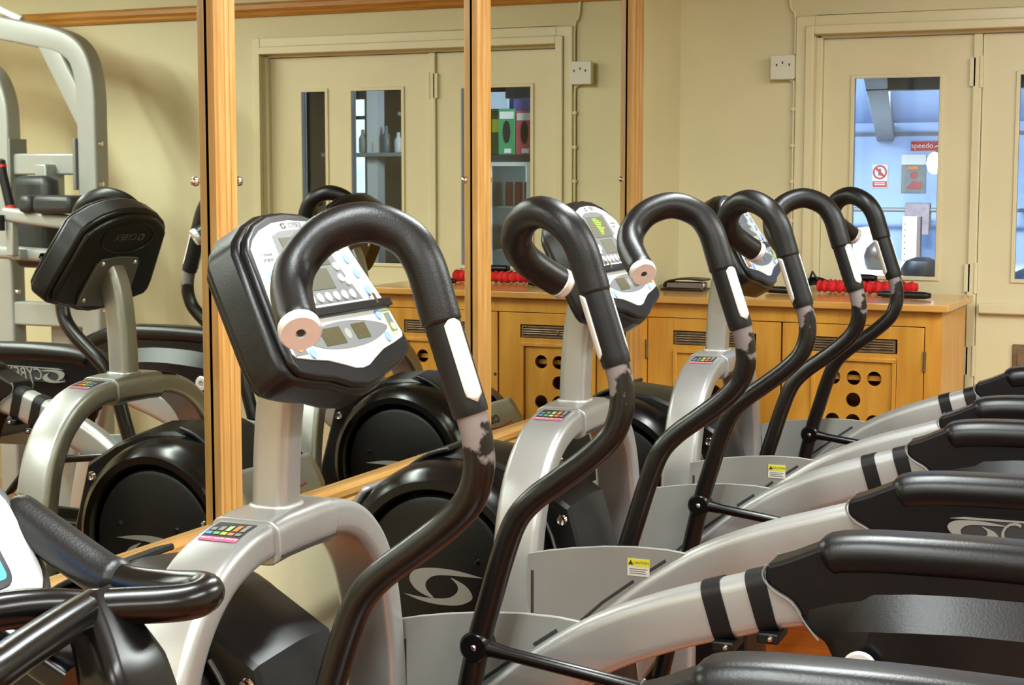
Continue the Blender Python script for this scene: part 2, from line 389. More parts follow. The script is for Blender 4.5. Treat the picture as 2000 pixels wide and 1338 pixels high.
for z in (1.62, 1.50, 1.38, 1.25): mk('cable_clip', MB().box(0.386, 0.401, YB-0.014, YB, z-.006, z+.006), M_TRIM, ca, bevel=0.002)

# ceiling fluorescent fittings
fl = None
fixlab = ['ceiling tube light over the two nearest trainers', 'ceiling tube light over the far trainers', 'ceiling tube light at the middle of the room', 'ceiling tube light behind the row of trainers', 'ceiling tube light behind the camera', 'ceiling tube light behind the camera by the mirrors', 'ceiling tube light above the silver weight machine']
for i, (fx, fy) in enumerate(FIX):
    if fl is None:
        fl = empty('ceiling_light', (fx, fy, CEIL), 0, fixlab[i], 'light', 'ceiling tube lights')
        mk('housing', MB().box(-0.06, 0.06, -0.68, 0.68, -0.05, 0.0), M_SOCKET, fl, bevel=0.006)
        mk('tube', MB().cyl((0, -0.65, -0.062), (0, 0.65, -0.062), 0.013, 12), M_TUBE, fl)
        for yy in (-0.665, 0.665): mk('end_cap', MB().box(-0.014, 0.014, yy-0.012, yy+0.012, -0.078, -0.045), M_SOCKET, fl)
    else:
        c = copy_tree(fl); c.location = Vector((fx, fy, CEIL))*S; c['label'] = fixlab[i]

# ================================================================== cabinet bench under the doors
BY, BZ, BX = 4.956, 1.018, 0.975          # front face, top height, right end
bench = empty('radiator_cabinet', (BX/2, (BY+YB)/2, 0), 0, 'long honey coloured wooden cabinet with vented doors below the glazed doors', 'cabinet')
BO = (BX/2, (BY+YB)/2, 0)
def bm_(n, mb, m, p=None, bevel=0.0): return mk(n, mb, m, p or bench, bevel=bevel, org=BO)
body = MB().box(0.002, BX, BY+0.02, YB-0.03, 0.0, BZ-0.022)          # carcass, hollow behind the door holes
body = MB()
body.box(0.004, BX, BY, BY+0.018, 0.949, BZ-0.022).box(0.004, 0.043, BY, BY+0.018, 0, 0.949).box(0.926, BX, BY, BY+0.018, 0, 0.949).box(0.004, BX, BY, BY+0.018, 0, 0.06)
body.box(BX-0.018, BX, BY+0.018, YB-0.03, 0, BZ-0.022).box(0.004, 0.02, BY+0.018, YB-0.03, 0, BZ-0.022).box(0.02, BX-0.018, YB-0.046, YB-0.03, 0, BZ-0.022).box(0.02, BX-0.018, BY+0.018, YB-0.046, 0.055, 0.07)
bm_('carcass', body, M_BENCH)
bm_('top', MB().box(0.004, BX+0.022, BY-0.03, YB-0.028, BZ-0.022, BZ), M_BENCHT, bevel=0.003)
bm_('shelf', MB().box(0.02, BX-0.018, BY+0.03, YB-0.05, 0.775, 0.79), M_BENCH)
def holed_panel(mb, x0, x1, z0, z1, y0, y1, holes, r, n=20):
    """flat panel with round holes: grid of cells, each hole in its own square cell"""
    hs = r*1.25
    xs = sorted(set([x0, x1]+[h[0]-hs for h in holes]+[h[0]+hs for h in holes])); zs = sorted(set([z0, z1]+[h[1]-hs for h in holes]+[h[1]+hs for h in holes]))
    for i in range(len(xs)-1):
        for k in range(len(zs)-1):
            a, b, c, d = xs[i], xs[i+1], zs[k], zs[k+1]
            if b-a < 1e-5 or d-c < 1e-5: continue
            hh = [h for h in holes if a-1e-6 <= h[0]-hs+1e-6 and h[0]+hs-1e-6 <= b+1e-6 and c-1e-6 <= h[1]-hs+1e-6 and h[1]+hs-1e-6 <= d+1e-6]
            if not hh: mb.add([(a, y0, c), (b, y0, c), (b, y0, d), (a, y0, d)], [(0, 1, 2, 3)]); continue
            h = hh[0]; vi = []; vo = []; vb = []
            for q in range(n):
                t = 2*PI*(q+0.5)/n; cs, sn = math.cos(t), math.sin(t); kk = 1/max(abs(cs), abs(sn))
                vi.append((h[0]+r*cs, y0, h[1]+r*sn)); vo.append((h[0]+(b-a)/2*cs*kk, y0, h[1]+(d-c)/2*sn*kk)); vb.append((h[0]+r*cs, y1, h[1]+r*sn))
            fs = [(q, (q+1) % n, n+(q+1) % n, n+q) for q in range(n)]+[(q, 2*n+q, 2*n+(q+1) % n, (q+1) % n) for q in range(n)]
            mb.add(vi+vo+vb, fs)
            cor = [(b, y0, d), (a, y0, d), (a, y0, c), (b, y0, c)]
            for e, cc in enumerate(cor):       # fill the four corners left by the ring
                q = int(n*(2*e+1)/8)
                mb.add([vo[(q-1) % n], cc, vo[q % n]], [(0, 1, 2)])
    return mb
def bdoor(x0, x1, cx, vw):
    y = BY
    d = bm_('door', MB().box(x0+.003, cx-vw/2-.006, y+.001, y+.016, .062, .946).box(cx+vw/2+.006, x1-.003, y+.001, y+.016, .062, .946).box(cx-vw/2-.006, cx+vw/2+.006, y+.001, y+.016, .907, .946).box(cx-vw/2-.006, cx+vw/2+.006, y+.001, y+.016, .847, .863).box(cx-vw/2-.006, cx+vw/2+.006, y+.001, y+.016, .062, .56), M_BENCH, bevel=0.0012)
    holes = [(cx-.063, .784), (cx, .784), (cx+.063, .784), (cx, .716), (cx-.063, .650), (cx, .650), (cx+.063, .650)]
    hp = holed_panel(MB(), cx-vw/2-.006, cx+vw/2+.006, .56, .847, y+.006, y+.014, holes, .0225)
    bm_('holed_panel', hp, M_BENCH, d)
    fr = MB(); a, b = cx-vw/2-.004, cx+vw/2+.004
    fr.box(a, b, y-.004, y+.006, .838, .848).box(a, a+.012, y-.004, y+.006, .57, .838).box(b-.012, b, y-.004, y+.006, .57, .838).box(a, b, y-.004, y+.006, .56, .57)
    bm_('beading', fr, M_BENCH, d, 0.002)
    g = bm_('vent_frame', MB().box(cx-vw/2, cx+vw/2, y-.002, y+.006, .8985, .904).box(cx-vw/2, cx+vw/2, y-.002, y+.006, .8655, .871).box(cx-vw/2, cx-vw/2+.006, y-.002, y+.006, .871, .8985).box(cx+vw/2-.006, cx+vw/2, y-.002, y+.006, .871, .8985).box(cx-vw/2, cx+vw/2, y+.008, y+.012, .866, .904), M_GRILLE, d)
    for z in (.877, .8845, .892): bm_('vent_slat', MB().cyl((cx-vw/2+.005, y+.001, z), (cx+vw/2-.005, y+.001, z), .0026, 8), M_GRILLE, d)
    bm_('vent_boss', MB().lathe([(0, .006), (.006, .005), (.008, 0)], (cx, y+.001, .8845), (0, -1, 0), 14), M_GRILLE, d)
    return d
dl = bdoor(0.043, 0.486, 0.268, 0.262); dr = bdoor(0.486, 0.926, 0.712, 0.252)
bm_('keyhole', MB().lathe([(0, .0015), (.005, .0012), (.006, 0)], (.498, BY+.001, .735), (0, -1, 0), 12), M_INK, dr)
for z in (.845, .20):
    bm_('hinge', MB().cyl((.926, BY-.002, z-.03), (.926, BY-.002, z+.03), .005, 10), M_GRILLE, dr)
    bm_('hinge', MB().cyl((.043, BY-.002, z-.03), (.043, BY-.002, z+.03), .005, 10), M_GRILLE, dl)

# things on the cabinet
zt = BZ
def knot_rope(name, pts, r, label, cat):
    p = cat_rom(pts, 14); rr = [r*(1+0.16*math.sin(i*1.25))*(0.9+0.2*random.random()) for i in range(len(p))]
    rr[0] *= .5; rr[-1] *= .5
    return tag(mk(name, MB().tube(p, rr, 12), M_REDROPE), label, cat)
knot_rope('resistance_band', [(.52, 5.27, zt+.024), (.58, 5.262, zt+.024), (.65, 5.275, zt+.024), (.72, 5.258, zt+.024), (.78, 5.268, zt+.024), (.80, 5.275, zt+.024)], .0185, 'bunched red fabric covered exercise band lying across the cabinet top, in front', 'exercise band')
knot_rope('resistance_band', [(.54, 5.338, zt+.023), (.60, 5.332, zt+.023), (.68, 5.338, zt+.025), (.75, 5.332, zt+.023), (.83, 5.338, zt+.023)], .0175, 'second red fabric covered exercise band bunched against the wall', 'exercise band')
def foam_handle(p0, p1, label):
    o = empty('band_handle', ((p0[0]+p1[0])/2, (p0[1]+p1[1])/2, zt), 0, label, 'handle', 'black band handles on the cabinet')
    org = ((p0[0]+p1[0])/2, (p0[1]+p1[1])/2, zt)
    q = [Vector(p0).lerp(Vector(p1), t) for t in (0, .06, .12, .5, .88, .94, 1)]
    mk('grip', MB().tube(q, [.007, .0105, .0115, .012, .0115, .0105, .007], 14), M_FOAM, o, org=org)
    for e, s_ in ((p0, -1), (p1, 1)): mk('end_ring', MB().lathe([(.004, -.003), (.0085, -.003), (.0085, .003), (.004, .003), (.004, -.003)], Vector(e), Vector(p1)-Vector(p0), 12), M_RUBBER, o, org=org)
    return o
foam_handle((.372, 5.19, zt+.013), (.472, 5.18, zt+.013), 'black foam band handle lying left of the red bands')
foam_handle((.745, 5.15, zt+.013), (.905, 5.125, zt+.013), 'long black foam band handle lying in front of the red bands at right')
foam_handle((.61, 5.31, zt+.052), (.70, 5.305, zt+.052), 'short black band handle resting on top of the red bands')
st = empty('door_anchor_strap', (.47, 5.35, zt), 0, 'black webbing strap with a standing triangular loop behind the red bands', 'strap')
so_ = (.47, 5.35, zt)
mk('webbing', MB().sweep(cat_rom([(.42, 5.36, zt+.010), (.45, 5.36, zt+.022), (.49, 5.355, zt+.035), (.54, 5.35, zt+.020)], 5), rrect(.030, .006, .002), side=(0, .5, .8)), M_RUBBER, st, org=so_)
mk('loop', MB().sweep([(.465, 5.352, zt+.012), (.472, 5.352, zt+.040), (.480, 5.352, zt+.066), (.492, 5.352, zt+.046), (.512, 5.352, zt+.028)], rrect(.020, .005, .002), side=(0, 1, 0)), M_RUBBER, st, org=so_)
wl = empty('wallet', (.09, 5.22, zt), 0, 'dark brown leather wallet lying beside the corner of the cabinet top', 'wallet')
wo = (.09, 5.22, zt)
wp = cat_rom([(.000+.012, 5.23, zt+.004), (.05, 5.225, zt+.004), (.11, 5.22, zt+.004), (.155, 5.22, zt+.005)], 5)
mk('lower_cover', MB().sweep(wp, rrect(.085, .007, .003), side=(0, 1, 0)), M_LEATHER, wl, org=wo)
mk('upper_cover', MB().sweep(cat_rom([(.018, 5.225, zt+.010), (.022, 5.225, zt+.026), (.05, 5.225, zt+.036), (.10, 5.225, zt+.040), (.155, 5.225, zt+.036)], 5), rrect(.085, .006, .002), side=(0, 1, 0)), M_LEATHER, wl, org=wo)
mk('contents', MB().box(.025, .148, 5.19, 5.258, zt+.0085, zt+.027), mat('grey_papers', lin(120, 112, 100), .7), wl, bevel=.003, org=wo)
mk('metal_clasp', MB().tube(cat_rom([(.150, 5.183, zt+.008), (.160, 5.178, zt+.018), (.154, 5.180, zt+.032)], 5), .0025, 8), M_CHROME, wl, org=wo)

# ================================================================== arc trainer (built once, then copied)
TO = (0.80, 0.0, 0.0)
def make_trainer(name, label):
    root = empty(name, TO, 0, label, 'arc trainer', 'row of arc trainers facing the mirrors')
    def P(n, mb, m, p=None, bevel=0.0, seg=2, angle=35): return mk(n, mb, m, p or root, bevel=bevel, seg=seg, org=TO, angle=angle)
    # --- floor frame
    P('base_frame', MB().box(.20, 1.98, -.04, .04, .02, .055).box(.20, .26, -.32, .32, .02, .06).box(1.90, 1.97, -.30, .30, .02, .06), M_RUBBER, bevel=.008)
    for x in (.23, 1.935):
        for y in (-.28, .28): P('levelling_foot', MB().cyl((x, y, 0), (x, y, .02), .024, 16), M_RUBBER)
    # --- drum housing
    prof = [(.17, .06), (.135, .22), (.125, .42), (.138, .56), (.170, .665), (.220, .748), (.285, .803), (.36, .826), (.44, .818), (.52, .788), (.605, .737), (.655, .56), (.69, .30), (.70, .06)]
    cols = [(-.105, 0), (-.098, .008), (-.05, .016), (0, .022), (.05, .016), (.098, .008), (.105, 0)]
    vs = []; n = len(prof)
    for o, k in cols:
        for (x, z) in prof:
            dx, dz = x-.36, z-.45; L = math.hypot(dx, dz); vs.append((x+dx/L*k, o, z+dz/L*k))
    fs = [(c*n+i, c*n+i+1, (c+1)*n+i+1, (c+1)*n+i) for c in range(len(cols)-1) for i in range(n-1)]
    fs += [tuple(range(n)), tuple(reversed(range((len(cols)-1)*n, len(cols)*n)))]
    dh = P('drum_housing', MB().add(vs, fs, True), M_SATINB, angle=20)
    for s in (-1, 1):
        C = (.352, 0, .60)
        P('side_ring', MB().lathe([(.226, .100), (.222, .150), (.210, .182), (.192, .196), (.176, .195), (.168, .184), (.166, .150)], C, (0, s, 0), 56), M_GLOSSB, dh)
        P('side_disc', MB().lathe([(.0, .186), (.150, .187), (.158, .184), (.162, .176), (.162, .150)], C, (0, s, 0), 56), M_DISC, dh)
        A = [(.0826, .0224), (.0266, .0322), (-.025, .0339), (-.0633, .0278), (-.0792, .0119), (-.0723, -.0063), (-.0531, -.0201), (-.0253, -.0282), (-.0409, -.0125), (-.0425, .0031), (-.0251, .0175), (.0094, .0217), (.047, .0219)]
        B = [(-.0917, -.0243), (-.0567, -.0348), (-.0185, -.04), (.0263, -.0382), (.0537, -.0274), (.0598, -.0158), (.0469, .0016), (.0265, .0119), (.0128, .0167), (.0265, .0041), (.0271, -.0099), (.011, -.0233), (-.0149, -.028), (-.0497, -.0286)]
        lg = MB()
        for poly in (A, B):
            q = [(p.x, p.y) for p in cat_rom([(a, b, 0) for a, b in poly+poly[:1]], 4)[:-1]]
            if s < 0: lg.prism(q, (.375, -.1862, .580), X, Z, 0, .0014)
            else: lg.prism([(-a, b) for a, b in q], (.375, .1862, .580), -X, Z, 0, .0014)
        P('swirl_emblem', lg, M_PLATE, dh)
        for bx, bz, m in ((.445, .634, M_GLOSSB), (.29, .634, M_GLOSSB), (.215, .655, M_CHROME)):
            P('bolt', MB().lathe([(0, .0055), (.005, .0045), (.0075, 0)], (bx, s*.1865, bz), (0, s, 0), 14), m, dh)
        P('rear_bolt', MB().lathe([(0, .003), (.006, .003), (.009, .005), (.0115, 0)], (.595, s*.106, .715), (0, s, 0), 16), M_CHROME, dh)
        arc = [(.352+.236*math.cos(math.radians(a)), s*.1065, .60+.236*math.sin(math.radians(a))) for a in range(38, -30, -6)]
        P('trim_arc', MB().sweep(arc, rrect(.010, .004, .001), side=(0, 1, 0)), M_SILVERD, dh)
    P('top_bridge', MB().sweep(cat_rom([(.205, 0, .752), (.25, 0, .795), (.30, 0, .828), (.345, 0, .842)], 4), rrect(.205, .010, .004), side=(0, 1, 0)), M_SATINB, dh, bevel=.002)
    # silver nameplate wrapped round the front of the drum
    vs = []; na, no = 12, 13
    for ia in range(na+1):
        f = ia/na; a = math.radians(137+33*f); w = .160*(1 if f < .55 else math.sqrt(max(.02, 1-((f-.55)/.46)**2)))
        for io in range(no): vs.append((.352+.233*math.cos(a), -w+2*w*io/(no-1), .60+.233*math.sin(a)))
    fb = P('front_badge', MB().add(vs, [(q*no+w, q*no+w+1, (q+1)*no+w+1, (q+1)*no+w) for q in range(na) for w in range(no-1)], True), M_SILVER, dh)
    md = fb.modifiers.new('thickness', 'SOLIDIFY'); md.thickness = .010*S; md.offset = 0
    a = math.radians(150); nr = Vector((math.cos(a), 0, math.sin(a))); tg = Vector((math.sin(a), 0, -math.cos(a)))
    P('badge_text', text_mb('CYBEX', .032, Vector((.352, -.03, .60))+nr*.2405, -Y, tg, .002), M_INK, dh)
    P('badge_swoosh', MB().sweep(cat_rom([Vector((.352, o, .60))+nr*.2375+tg*(-.024+1.0*o*o) for o in (-.09, -.045, 0, .045, .09)], 4), rrect(.004, .002, .0008), side=tuple(tg)), M_RED, dh)
    # --- yoke arch
    arch = [(.579, -.325, .04), (.579, -.320, .40), (.579, -.309, .615), (.579, -.295, .715), (.580, -.273, .785), (.581, -.240, .838), (.582, -.194, .878), (.583, -.145, .900), (.583, -.09, .910), (.583, 0, .911)]
    arch = arch+[(x, -y, z) for x, y, z in reversed(arch[:-1])]
    yk = P('yoke', MB().sweep(cat_rom(arch, 5), rrect(.092, .050, .014, 5), side=(1, 0, 0)), M_SILVER)
    P('clamp_sleeve', MB().sweep([(.583, -.083, .908), (.583, -.04, .911), (.583, .04, .911), (.583, .078, .909)], rrect(.108, .064, .021, 5), side=(1, 0, 0)), M_SILVER, bevel=.002)
    P('clamp_seam', MB().box(.636, .6385, -.078, .074, .889, .8925), M_INK, yk)
    # heart rate sticker on the left shoulder, sits just proud of the yoke's crown
    apath = cat_rom(arch, 5)
    def yk_pt(t, a, lift):      # t: 0..1 along the left shoulder, a: across (x)
        y = -.148+.052*t
        for p, q in zip(apath, apath[1:]):
            if p.y <= y <= q.y and p.z > .8:
                f = (y-p.y)/(q.y-p.y); c = p.lerp(q, f); tg = (q-p).normalized(); nn = Vector((0, -tg.z, tg.y))
                return c+nn*(.0252+lift)+Vector((a, 0, 0))
    def strip(t0, t1, a0, a1, lift):
        mb = MB(); k = 5; q = []
        for i in range(k+1):
            t = t0+(t1-t0)*i/k; q += [yk_pt(t, a0, lift), yk_pt(t, a1, lift)]
        return mb.add(q, [(2*i, 2*i+1, 2*i+3, 2*i+2) for i in range(k)])
    P('heart_rate_label', strip(.18, 1, -.029, .029, .0008), M_INK, yk)
    P('label_band', strip(0, .18, -.029, .029, .0008), M_PINK, yk)
    ex_ = Vector((1, 0, 0)); ey_ = (Vector(yk_pt(1, 0, 0))-Vector(yk_pt(0, 0, 0))).normalized()
    P('label_text', text_mb('HEART RATE ZONE', .0066, yk_pt(.09, .0, .0012), ex_, ey_, .0004), M_WHITEST, yk)
    for i, (m_, a) in enumerate(((M_BLUEPR, -.022), (M_GREEN2, -.011), (M_YELLOW, .0), (M_ORANGE, .011), (M_SILVERD, .022))):
        P('zone_dot', strip(.26, .40, a-.0042, a+.0042, .0016), m_, yk)
        P('zone_scale', strip(.46, .62+.06*i, a-.003, a+.004, .0016), (M_PLATE, M_PLATE, M_GREENPR, M_ORANGE, M_PLATE)[i], yk)
    def rs(lift, t0, t1, a0, a1):
        q = []
        for (t, a) in ((t0, a0), (t0, a1), (t1, a1), (t1, a0)):
            y = .085+.055*t; z = .9365-.0115*t*t; q.append((.583+a, y, z+lift))
        d = [(x, y, z-.003) for x, y, z in q]; return MB().add(q+d, [(0, 1, 2, 3), (7, 6, 5, 4), (0, 4, 5, 1), (1, 5, 6, 2), (2, 6, 7, 3), (3, 7, 4, 0)])
    P('white_label', rs(.0012, 0, 1, -.042, .004), M_WHITEST, yk); P('label_red_band', rs(.0016, 0, .9, -.042, -.033), M_RED, yk)
    # --- mast
    mp = cat_rom([(.583, 0, .935), (.585, 0, 1.00), (.590, 0, 1.07), (.598, 0, 1.125), (.612, 0, 1.17), (.640, 0, 1.215)], 6)
    ms = P('mast', MB().sweep(mp, rrect(.056, .056, .015, 5), side=(0, 1, 0)), M_SILVER)
    wr = rrect(.060, .060, .016, 5)
    P('weld_bead', MB().sweep([(.583+a, b, .9435) for a, b in wr+wr[:1]], circ(.0035, 8), caps=False), M_ALU, ms)
    # --- console
    ez = Vector((-.506, 0, .863)).normalized(); en = Vector((.863, 0, .506)).normalized(); B0 = Vector((.701, 0, 1.164))
    def half(l): return l+[(-a, b) for a, b in reversed(l) if abs(a) > 1e-6]
    hp = half([(0, .220), (.05, .216), (.095, .203), (.130, .182), (.146, .164), (.159, .10), (.175, .02), (.176, -.008), (.166, -.024), (.130, -.034), (.085, -.042), (.045, -.056), (0, -.062)])
    def CP(poly, d0, d1): return MB().prism(poly, B0, Y, ez, d0, d1)      # Y x ez = +en
    cs = P('console', CP(hp, -.060, -.004), M_BLACKP, bevel=.012, seg=3)
    hb = [(a*.93, .08+(b-.08)*.93) for a, b in hp]
    P('rear_shell', CP(hb, -.072, -.045), M_BLACKP, cs, bevel=.010, seg=3)
    fr = [(a*.955, .08+(b-.08)*.955) for a, b in hp]
    P('bezel', CP(fr, -.006, .006), M_BLACKP, cs, bevel=.009, seg=3)
    up = half([(0, .199), (.045, .196), (.085, .186), (.112, .173), (.128, .160), (.137, .120), (.151, .064)])
    P('upper_panel', CP(up, .003, .0078), M_WHITEP, cs, bevel=.001)
    g1 = half([(0, .184), (.040, .182), (.062, .176), (.074, .118), (.094, .069)])
    P('display_surround', CP(g1, .0078, .0086), M_GREYP, cs)
    P('display', CP([(-.052, .126), (.052, .126), (.050, .172), (-.050, .172)], .0086, .0094), M_LCD, cs)
    P('display', CP([(-.035, .090), (.034, .090), (.034, .121), (-.035, .121)], .0086, .0094), M_LCD, cs)
    lp = half([(0, -.030), (.020, -.028), (.045, -.020), (.080, -.010), (.120, -.004), (.152, .002), (.158, .008), (.154, .046), (.150, .050), (0, .050)])
    P('lower_panel', CP(lp, .003, .0078), M_WHITEP, cs, bevel=.001)
    g2 = [(p.x, p.y) for p in cat_rom([(-.125, .022, 0), (-.07, .036, 0), (0, .041, 0), (.07, .036, 0), (.122, .022, 0), (.07, .006, 0), (0, .001, 0), (-.07, .006, 0), (-.125, .022, 0)], 5)[:-1]]
    P('readout_surround', CP(g2, .0078, .0086), M_GREYP, cs)
    P('readout', CP([(-.068, .009), (-.012, .009), (-.014, .034), (-.070, .034)], .0086, .0094), M_LCDD, cs)
    P('readout', CP([(.022, .011), (.060, .011), (.060, .034), (.020, .034)], .0086, .0094), M_LCDD, cs)
    P('stop_area', CP([(-.154, .004), (-.122, .004), (-.126, .030), (-.152, .030)], .0078, .0084), M_GREYP, cs)
    P('stop_mark', CP(circ(.008, 16, -.138, .016), .0084, .0090), M_ORANGE, cs)
    P('go_area', CP([(.124, .008), (.150, .010), (.148, .046), (.126, .046)], .0078, .0084), M_GREENPR, cs)
    P('go_key', CP([(.128, .012), (.146, .013), (.145, .042), (.129, .042)], .0084, .0089), M_GREYP, cs)
    P('go_mark', CP(circ(.006, 16, .138, .020), .0089, .0094), M_GREENPR, cs)
    P('dial_mark', CP([p for p in circ(.008, 16, .003, .022)], .0086, .0089), M_PLATE, cs)
    for a, b in ((-.112, .004), (-.110, .040), (.112, .041), (.108, .006)): P('blue_button', CP(circ(.0078, 16, a, b), .0078, .0100), M_BTNB, cs)
    for a, b in ((-.112, .118), (-.094, .118), (-.118, .092), (-.124, .072), (.104, .132), (.112, .108), (.120, .080)): P('blue_button', CP(circ(.0078, 16, a, b), .0078, .0100), M_BTNB, cs)
    for i in range(7): P('round_button', CP(circ(.0072, 16, -.070+.0232*i, .078), .0086, .0104), M_BTNW, cs)
    for a, b in ((.062, .122), (.060, .104), (.074, .098), (-.062, .104), (-.072, .096)): P('round_button', CP(circ(.0066, 16, a, b), .0086, .0104), M_BTNW, cs)
    oo = lambda a, b, d: B0+Y*a+ez*b+en*d
    P('brand_text', text_mb('CYBEX', .0115, oo(.012, .1905, .0078), Y, ez, .0004), M_INK, cs)
    sw = MB()
    for poly in ([(.08, .02), (0, .034), (-.06, .027), (-.08, .008), (-.05, -.02), (-.025, -.028), (-.043, .003), (-.02, .018)], [(-.09, -.024), (0, -.04), (.05, -.028), (.058, -.014), (.02, .015), (.027, -.008), (.0, -.026)]):
        sw.prism([(a*.10, b*.12) for a, b in poly], oo(-.020, .1905, .0078), Y, ez, 0, .0005)
    P('brand_emblem', sw, M_INK, cs)
    P('panel_text', text_mb('1. choose\nprogram', .0078, oo(-.100, .146, .0078), Y, ez, .0003), M_INK, cs)
    P('panel_text', text_mb('2. workout\nsetup', .0078, oo(.092, .152, .0078), Y, ez, .0003), M_INK, cs)
    P('book_ledge', CP([(-.158, .050), (.158, .050), (.158, .057), (-.158, .057)], .004, .014), M_BLACKP, cs, bevel=.003)
    P('ledge_lip', CP([(-.158, .050), (.158, .050), (.158, .063), (-.158, .063)], .013, .016), M_BLACKP, cs, bevel=.0015)
    for a in (-.075, .115): P('clip', MB().sweep([oo(a, .056, .015), oo(a, .070, .015), oo(a+.004, .074, .011)], rrect(.008, .002, .0006), side=(0, 1, 0)), M_CHROME, cs)
    mpz = half([(0, .125), (.060, .120), (.072, .105), (.085, .02), (.080, -.005), (0, -.012)])
    P('mount_plate', CP([(a, b-.022) for a, b in mpz], -.079, -.070), M_SILVERD, cs, bevel=.002)
    for a, b in ((-.055, .086), (.055, .086), (-.068, -.012), (.068, -.012)): P('mount_screw', MB().lathe([(0, .004), (.004, .003), (.006, 0)], oo(a, b, -.079), -en, 10), M_CHROME, cs)
    ov = MB().sweep([oo(.088*math.cos(2*PI*i/28), .150+.040*math.sin(2*PI*i/28), -.0725) for i in range(29)], circ(.0022, 6), caps=False)
    P('rear_oval', ov, M_BLACKP, cs)
    P('rear_brand_text', text_mb('CYBEX', .024, oo(-.008, .152, -.0725), -Y, ez, .0008), M_SILVERD, cs)
    swr = MB()
    for poly in ([(.08, .02), (0, .034), (-.06, .027), (-.08, .008), (-.05, -.02), (-.025, -.028), (-.043, .003), (-.02, .018)], [(-.09, -.024), (0, -.04), (.05, -.028), (.058, -.014), (.02, .015), (.027, -.008), (.0, -.026)]):
        swr.prism([(a*.17, b*.26) for a, b in poly], oo(.044, .152, -.0725), -Y, ez, 0, .0008)
    P('rear_emblem', swr, M_SILVERD, cs)
    # --- both sides
    for s in (-1, 1):
        sy = lambda pts: [(x, s*o, z) for x, o, z in pts]
        # arm handle
        hpath = cat_rom(sy([(.692, .258, .30), (.737, .258, .50), (.778, .257, .690), (.800, .256, .768), (.822, .254, .840), (.843, .252, .892), (.872, .251, .926), (.916, .252, .960), (.959, .254, .994), (.990, .257, 1.027), (1.003, .260, 1.064), (1.002, .262, 1.100), (.993, .263, 1.135)]), 5)
        hb_ = P('arm_handle', MB().tube(hpath, .0185, 18), M_WORN)
        spath = cat_rom(sy([(.995, .263, 1.128), (.984, .2635, 1.160), (.969, .264, 1.205), (.9535, .265, 1.249)]), 4)
        P('sensor_sleeve', MB().tube(spath, [.0205]+[.0215]*(len(spath)-2)+[.0205], 20), M_RUBBER, hb_)
        for k in (-1, 1):        # two polished pulse sensors wrapped on the inner and outer flanks
            mbs = MB(); vs = []; nt_, na_ = 12, 7
            for it in range(nt_+1):
                t = it/nt_; p0 = Vector((.9905, s*.2632, 1.140)).lerp(Vector((.9585, s*.2648, 1.236)), t); T = Vector((-.036, s*.0018, .109)).normalized()
                nrm = Vector((.82*k, s*k*.57, .1)); nrm = (nrm-T*nrm.dot(T)).normalized(); sd = T.cross(nrm)
                e = min(t, 1-t)*nt_/1.3; hw = math.radians(27)*(math.sqrt(max(0.0, 1-(1-min(1, e))**2)) if e < 1 else 1)+.02
                for ia in range(na_):
                    a = -hw+2*hw*ia/(na_-1); vs.append(p0+(nrm*math.cos(a)+sd*math.sin(a))*.0224)
            fs_ = [(q*na_+w, q*na_+w+1, (q+1)*na_+w+1, (q+1)*na_+w) for q in range(nt_) for w in range(na_-1)]
            so2 = P('pulse_sensor', mbs.add(vs, fs_, True), M_STEELPL, hb_)
            md = so2.modifiers.new('thickness', 'SOLIDIFY'); md.thickness = .002*S; md.offset = 0
        gpath = cat_rom(sy([(.9595, .265, 1.232), (.9525, .265, 1.255), (.936, .264, 1.302), (.911, .266, 1.332), (.870, .282, 1.347), (.831, .307, 1.333), (.811, .331, 1.302), (.815, .355, 1.276), (.832, .380, 1.255), (.853, .406, 1.236)]), 6)
        rr = [.0225]+[.0238]*(len(gpath)-2)+[.0225]
        P('foam_grip', MB().tube(gpath, rr, 22), M_FOAM, hb_)
        e0 = Vector(gpath[-1]); ed = (Vector(gpath[-1])-Vector(gpath[-3])).normalized()
        P('end_cap', MB().lathe([(.0225, -.001), (.0240, .001), (.0240, .010), (.0215, .0135), (.006, .0135), (.005, .010), (0, .010)], e0, ed, 26), M_ALU, hb_)
        P('cap_bolt', MB().lathe([(.0, .0118), (.0045, .0118), (.0050, .009)], e0, ed, 6), M_INK, hb_)
        # pivot hub and link rod (inner side)
        P('pivot_hub', MB().lathe([(0, .020), (.020, .020), (.024, .016), (.0245, -.012), (.022, -.016), (0, -.016)], (.779, s*.257, .694), (0, -s, 0), 26), M_GLOSSB, hb_)
        P('hub_screw', MB().lathe([(0, .022), (.003, .022), (.005, .020)], (.779, s*.257, .694), (0, -s, 0), 8), M_CHROME, hb_)
        P('link_rod', MB().tube([(.797, s*.250, .693), (.83, s*.249, .688), (1.10, s*.242, .655), (1.38, s*.20, .33)], [.013, .0105, .0105, .0105], 12), M_GLOSSB)
        # side panel
        pp = [(.612, .40), (.612, .699), (.65, .708), (.70, .717), (.76, .725), (.82, .7295), (.88, .7295), (.925, .725), (.905, .708), (.84, .655), (.76, .585), (.68, .498), (.62, .42)]
        sp = P('side_panel', MB().prism(pp, (0, s*.331-.004, 0), Z, X, 0, .008) if False else MB().add([(x, s*.331-.004, z) for x, z in pp]+[(x, s*.331+.004, z) for x, z in pp], [tuple(range(len(pp))), tuple(reversed(range(len(pp), 2*len(pp))))]+[(i, (i+1) % len(pp), len(pp)+(i+1) % len(pp), len(pp)+i) for i in range(len(pp))]), M_PLATE, bevel=.0015)
        P('front_slot', MB().box(.619, .6245, s*.331-.0048, s*.331+.0048, .43, .668), M_INK, sp)
        slot = [(.68, .545), (.76, .620), (.820, .666)], [(.842, .682), (.880, .709)]
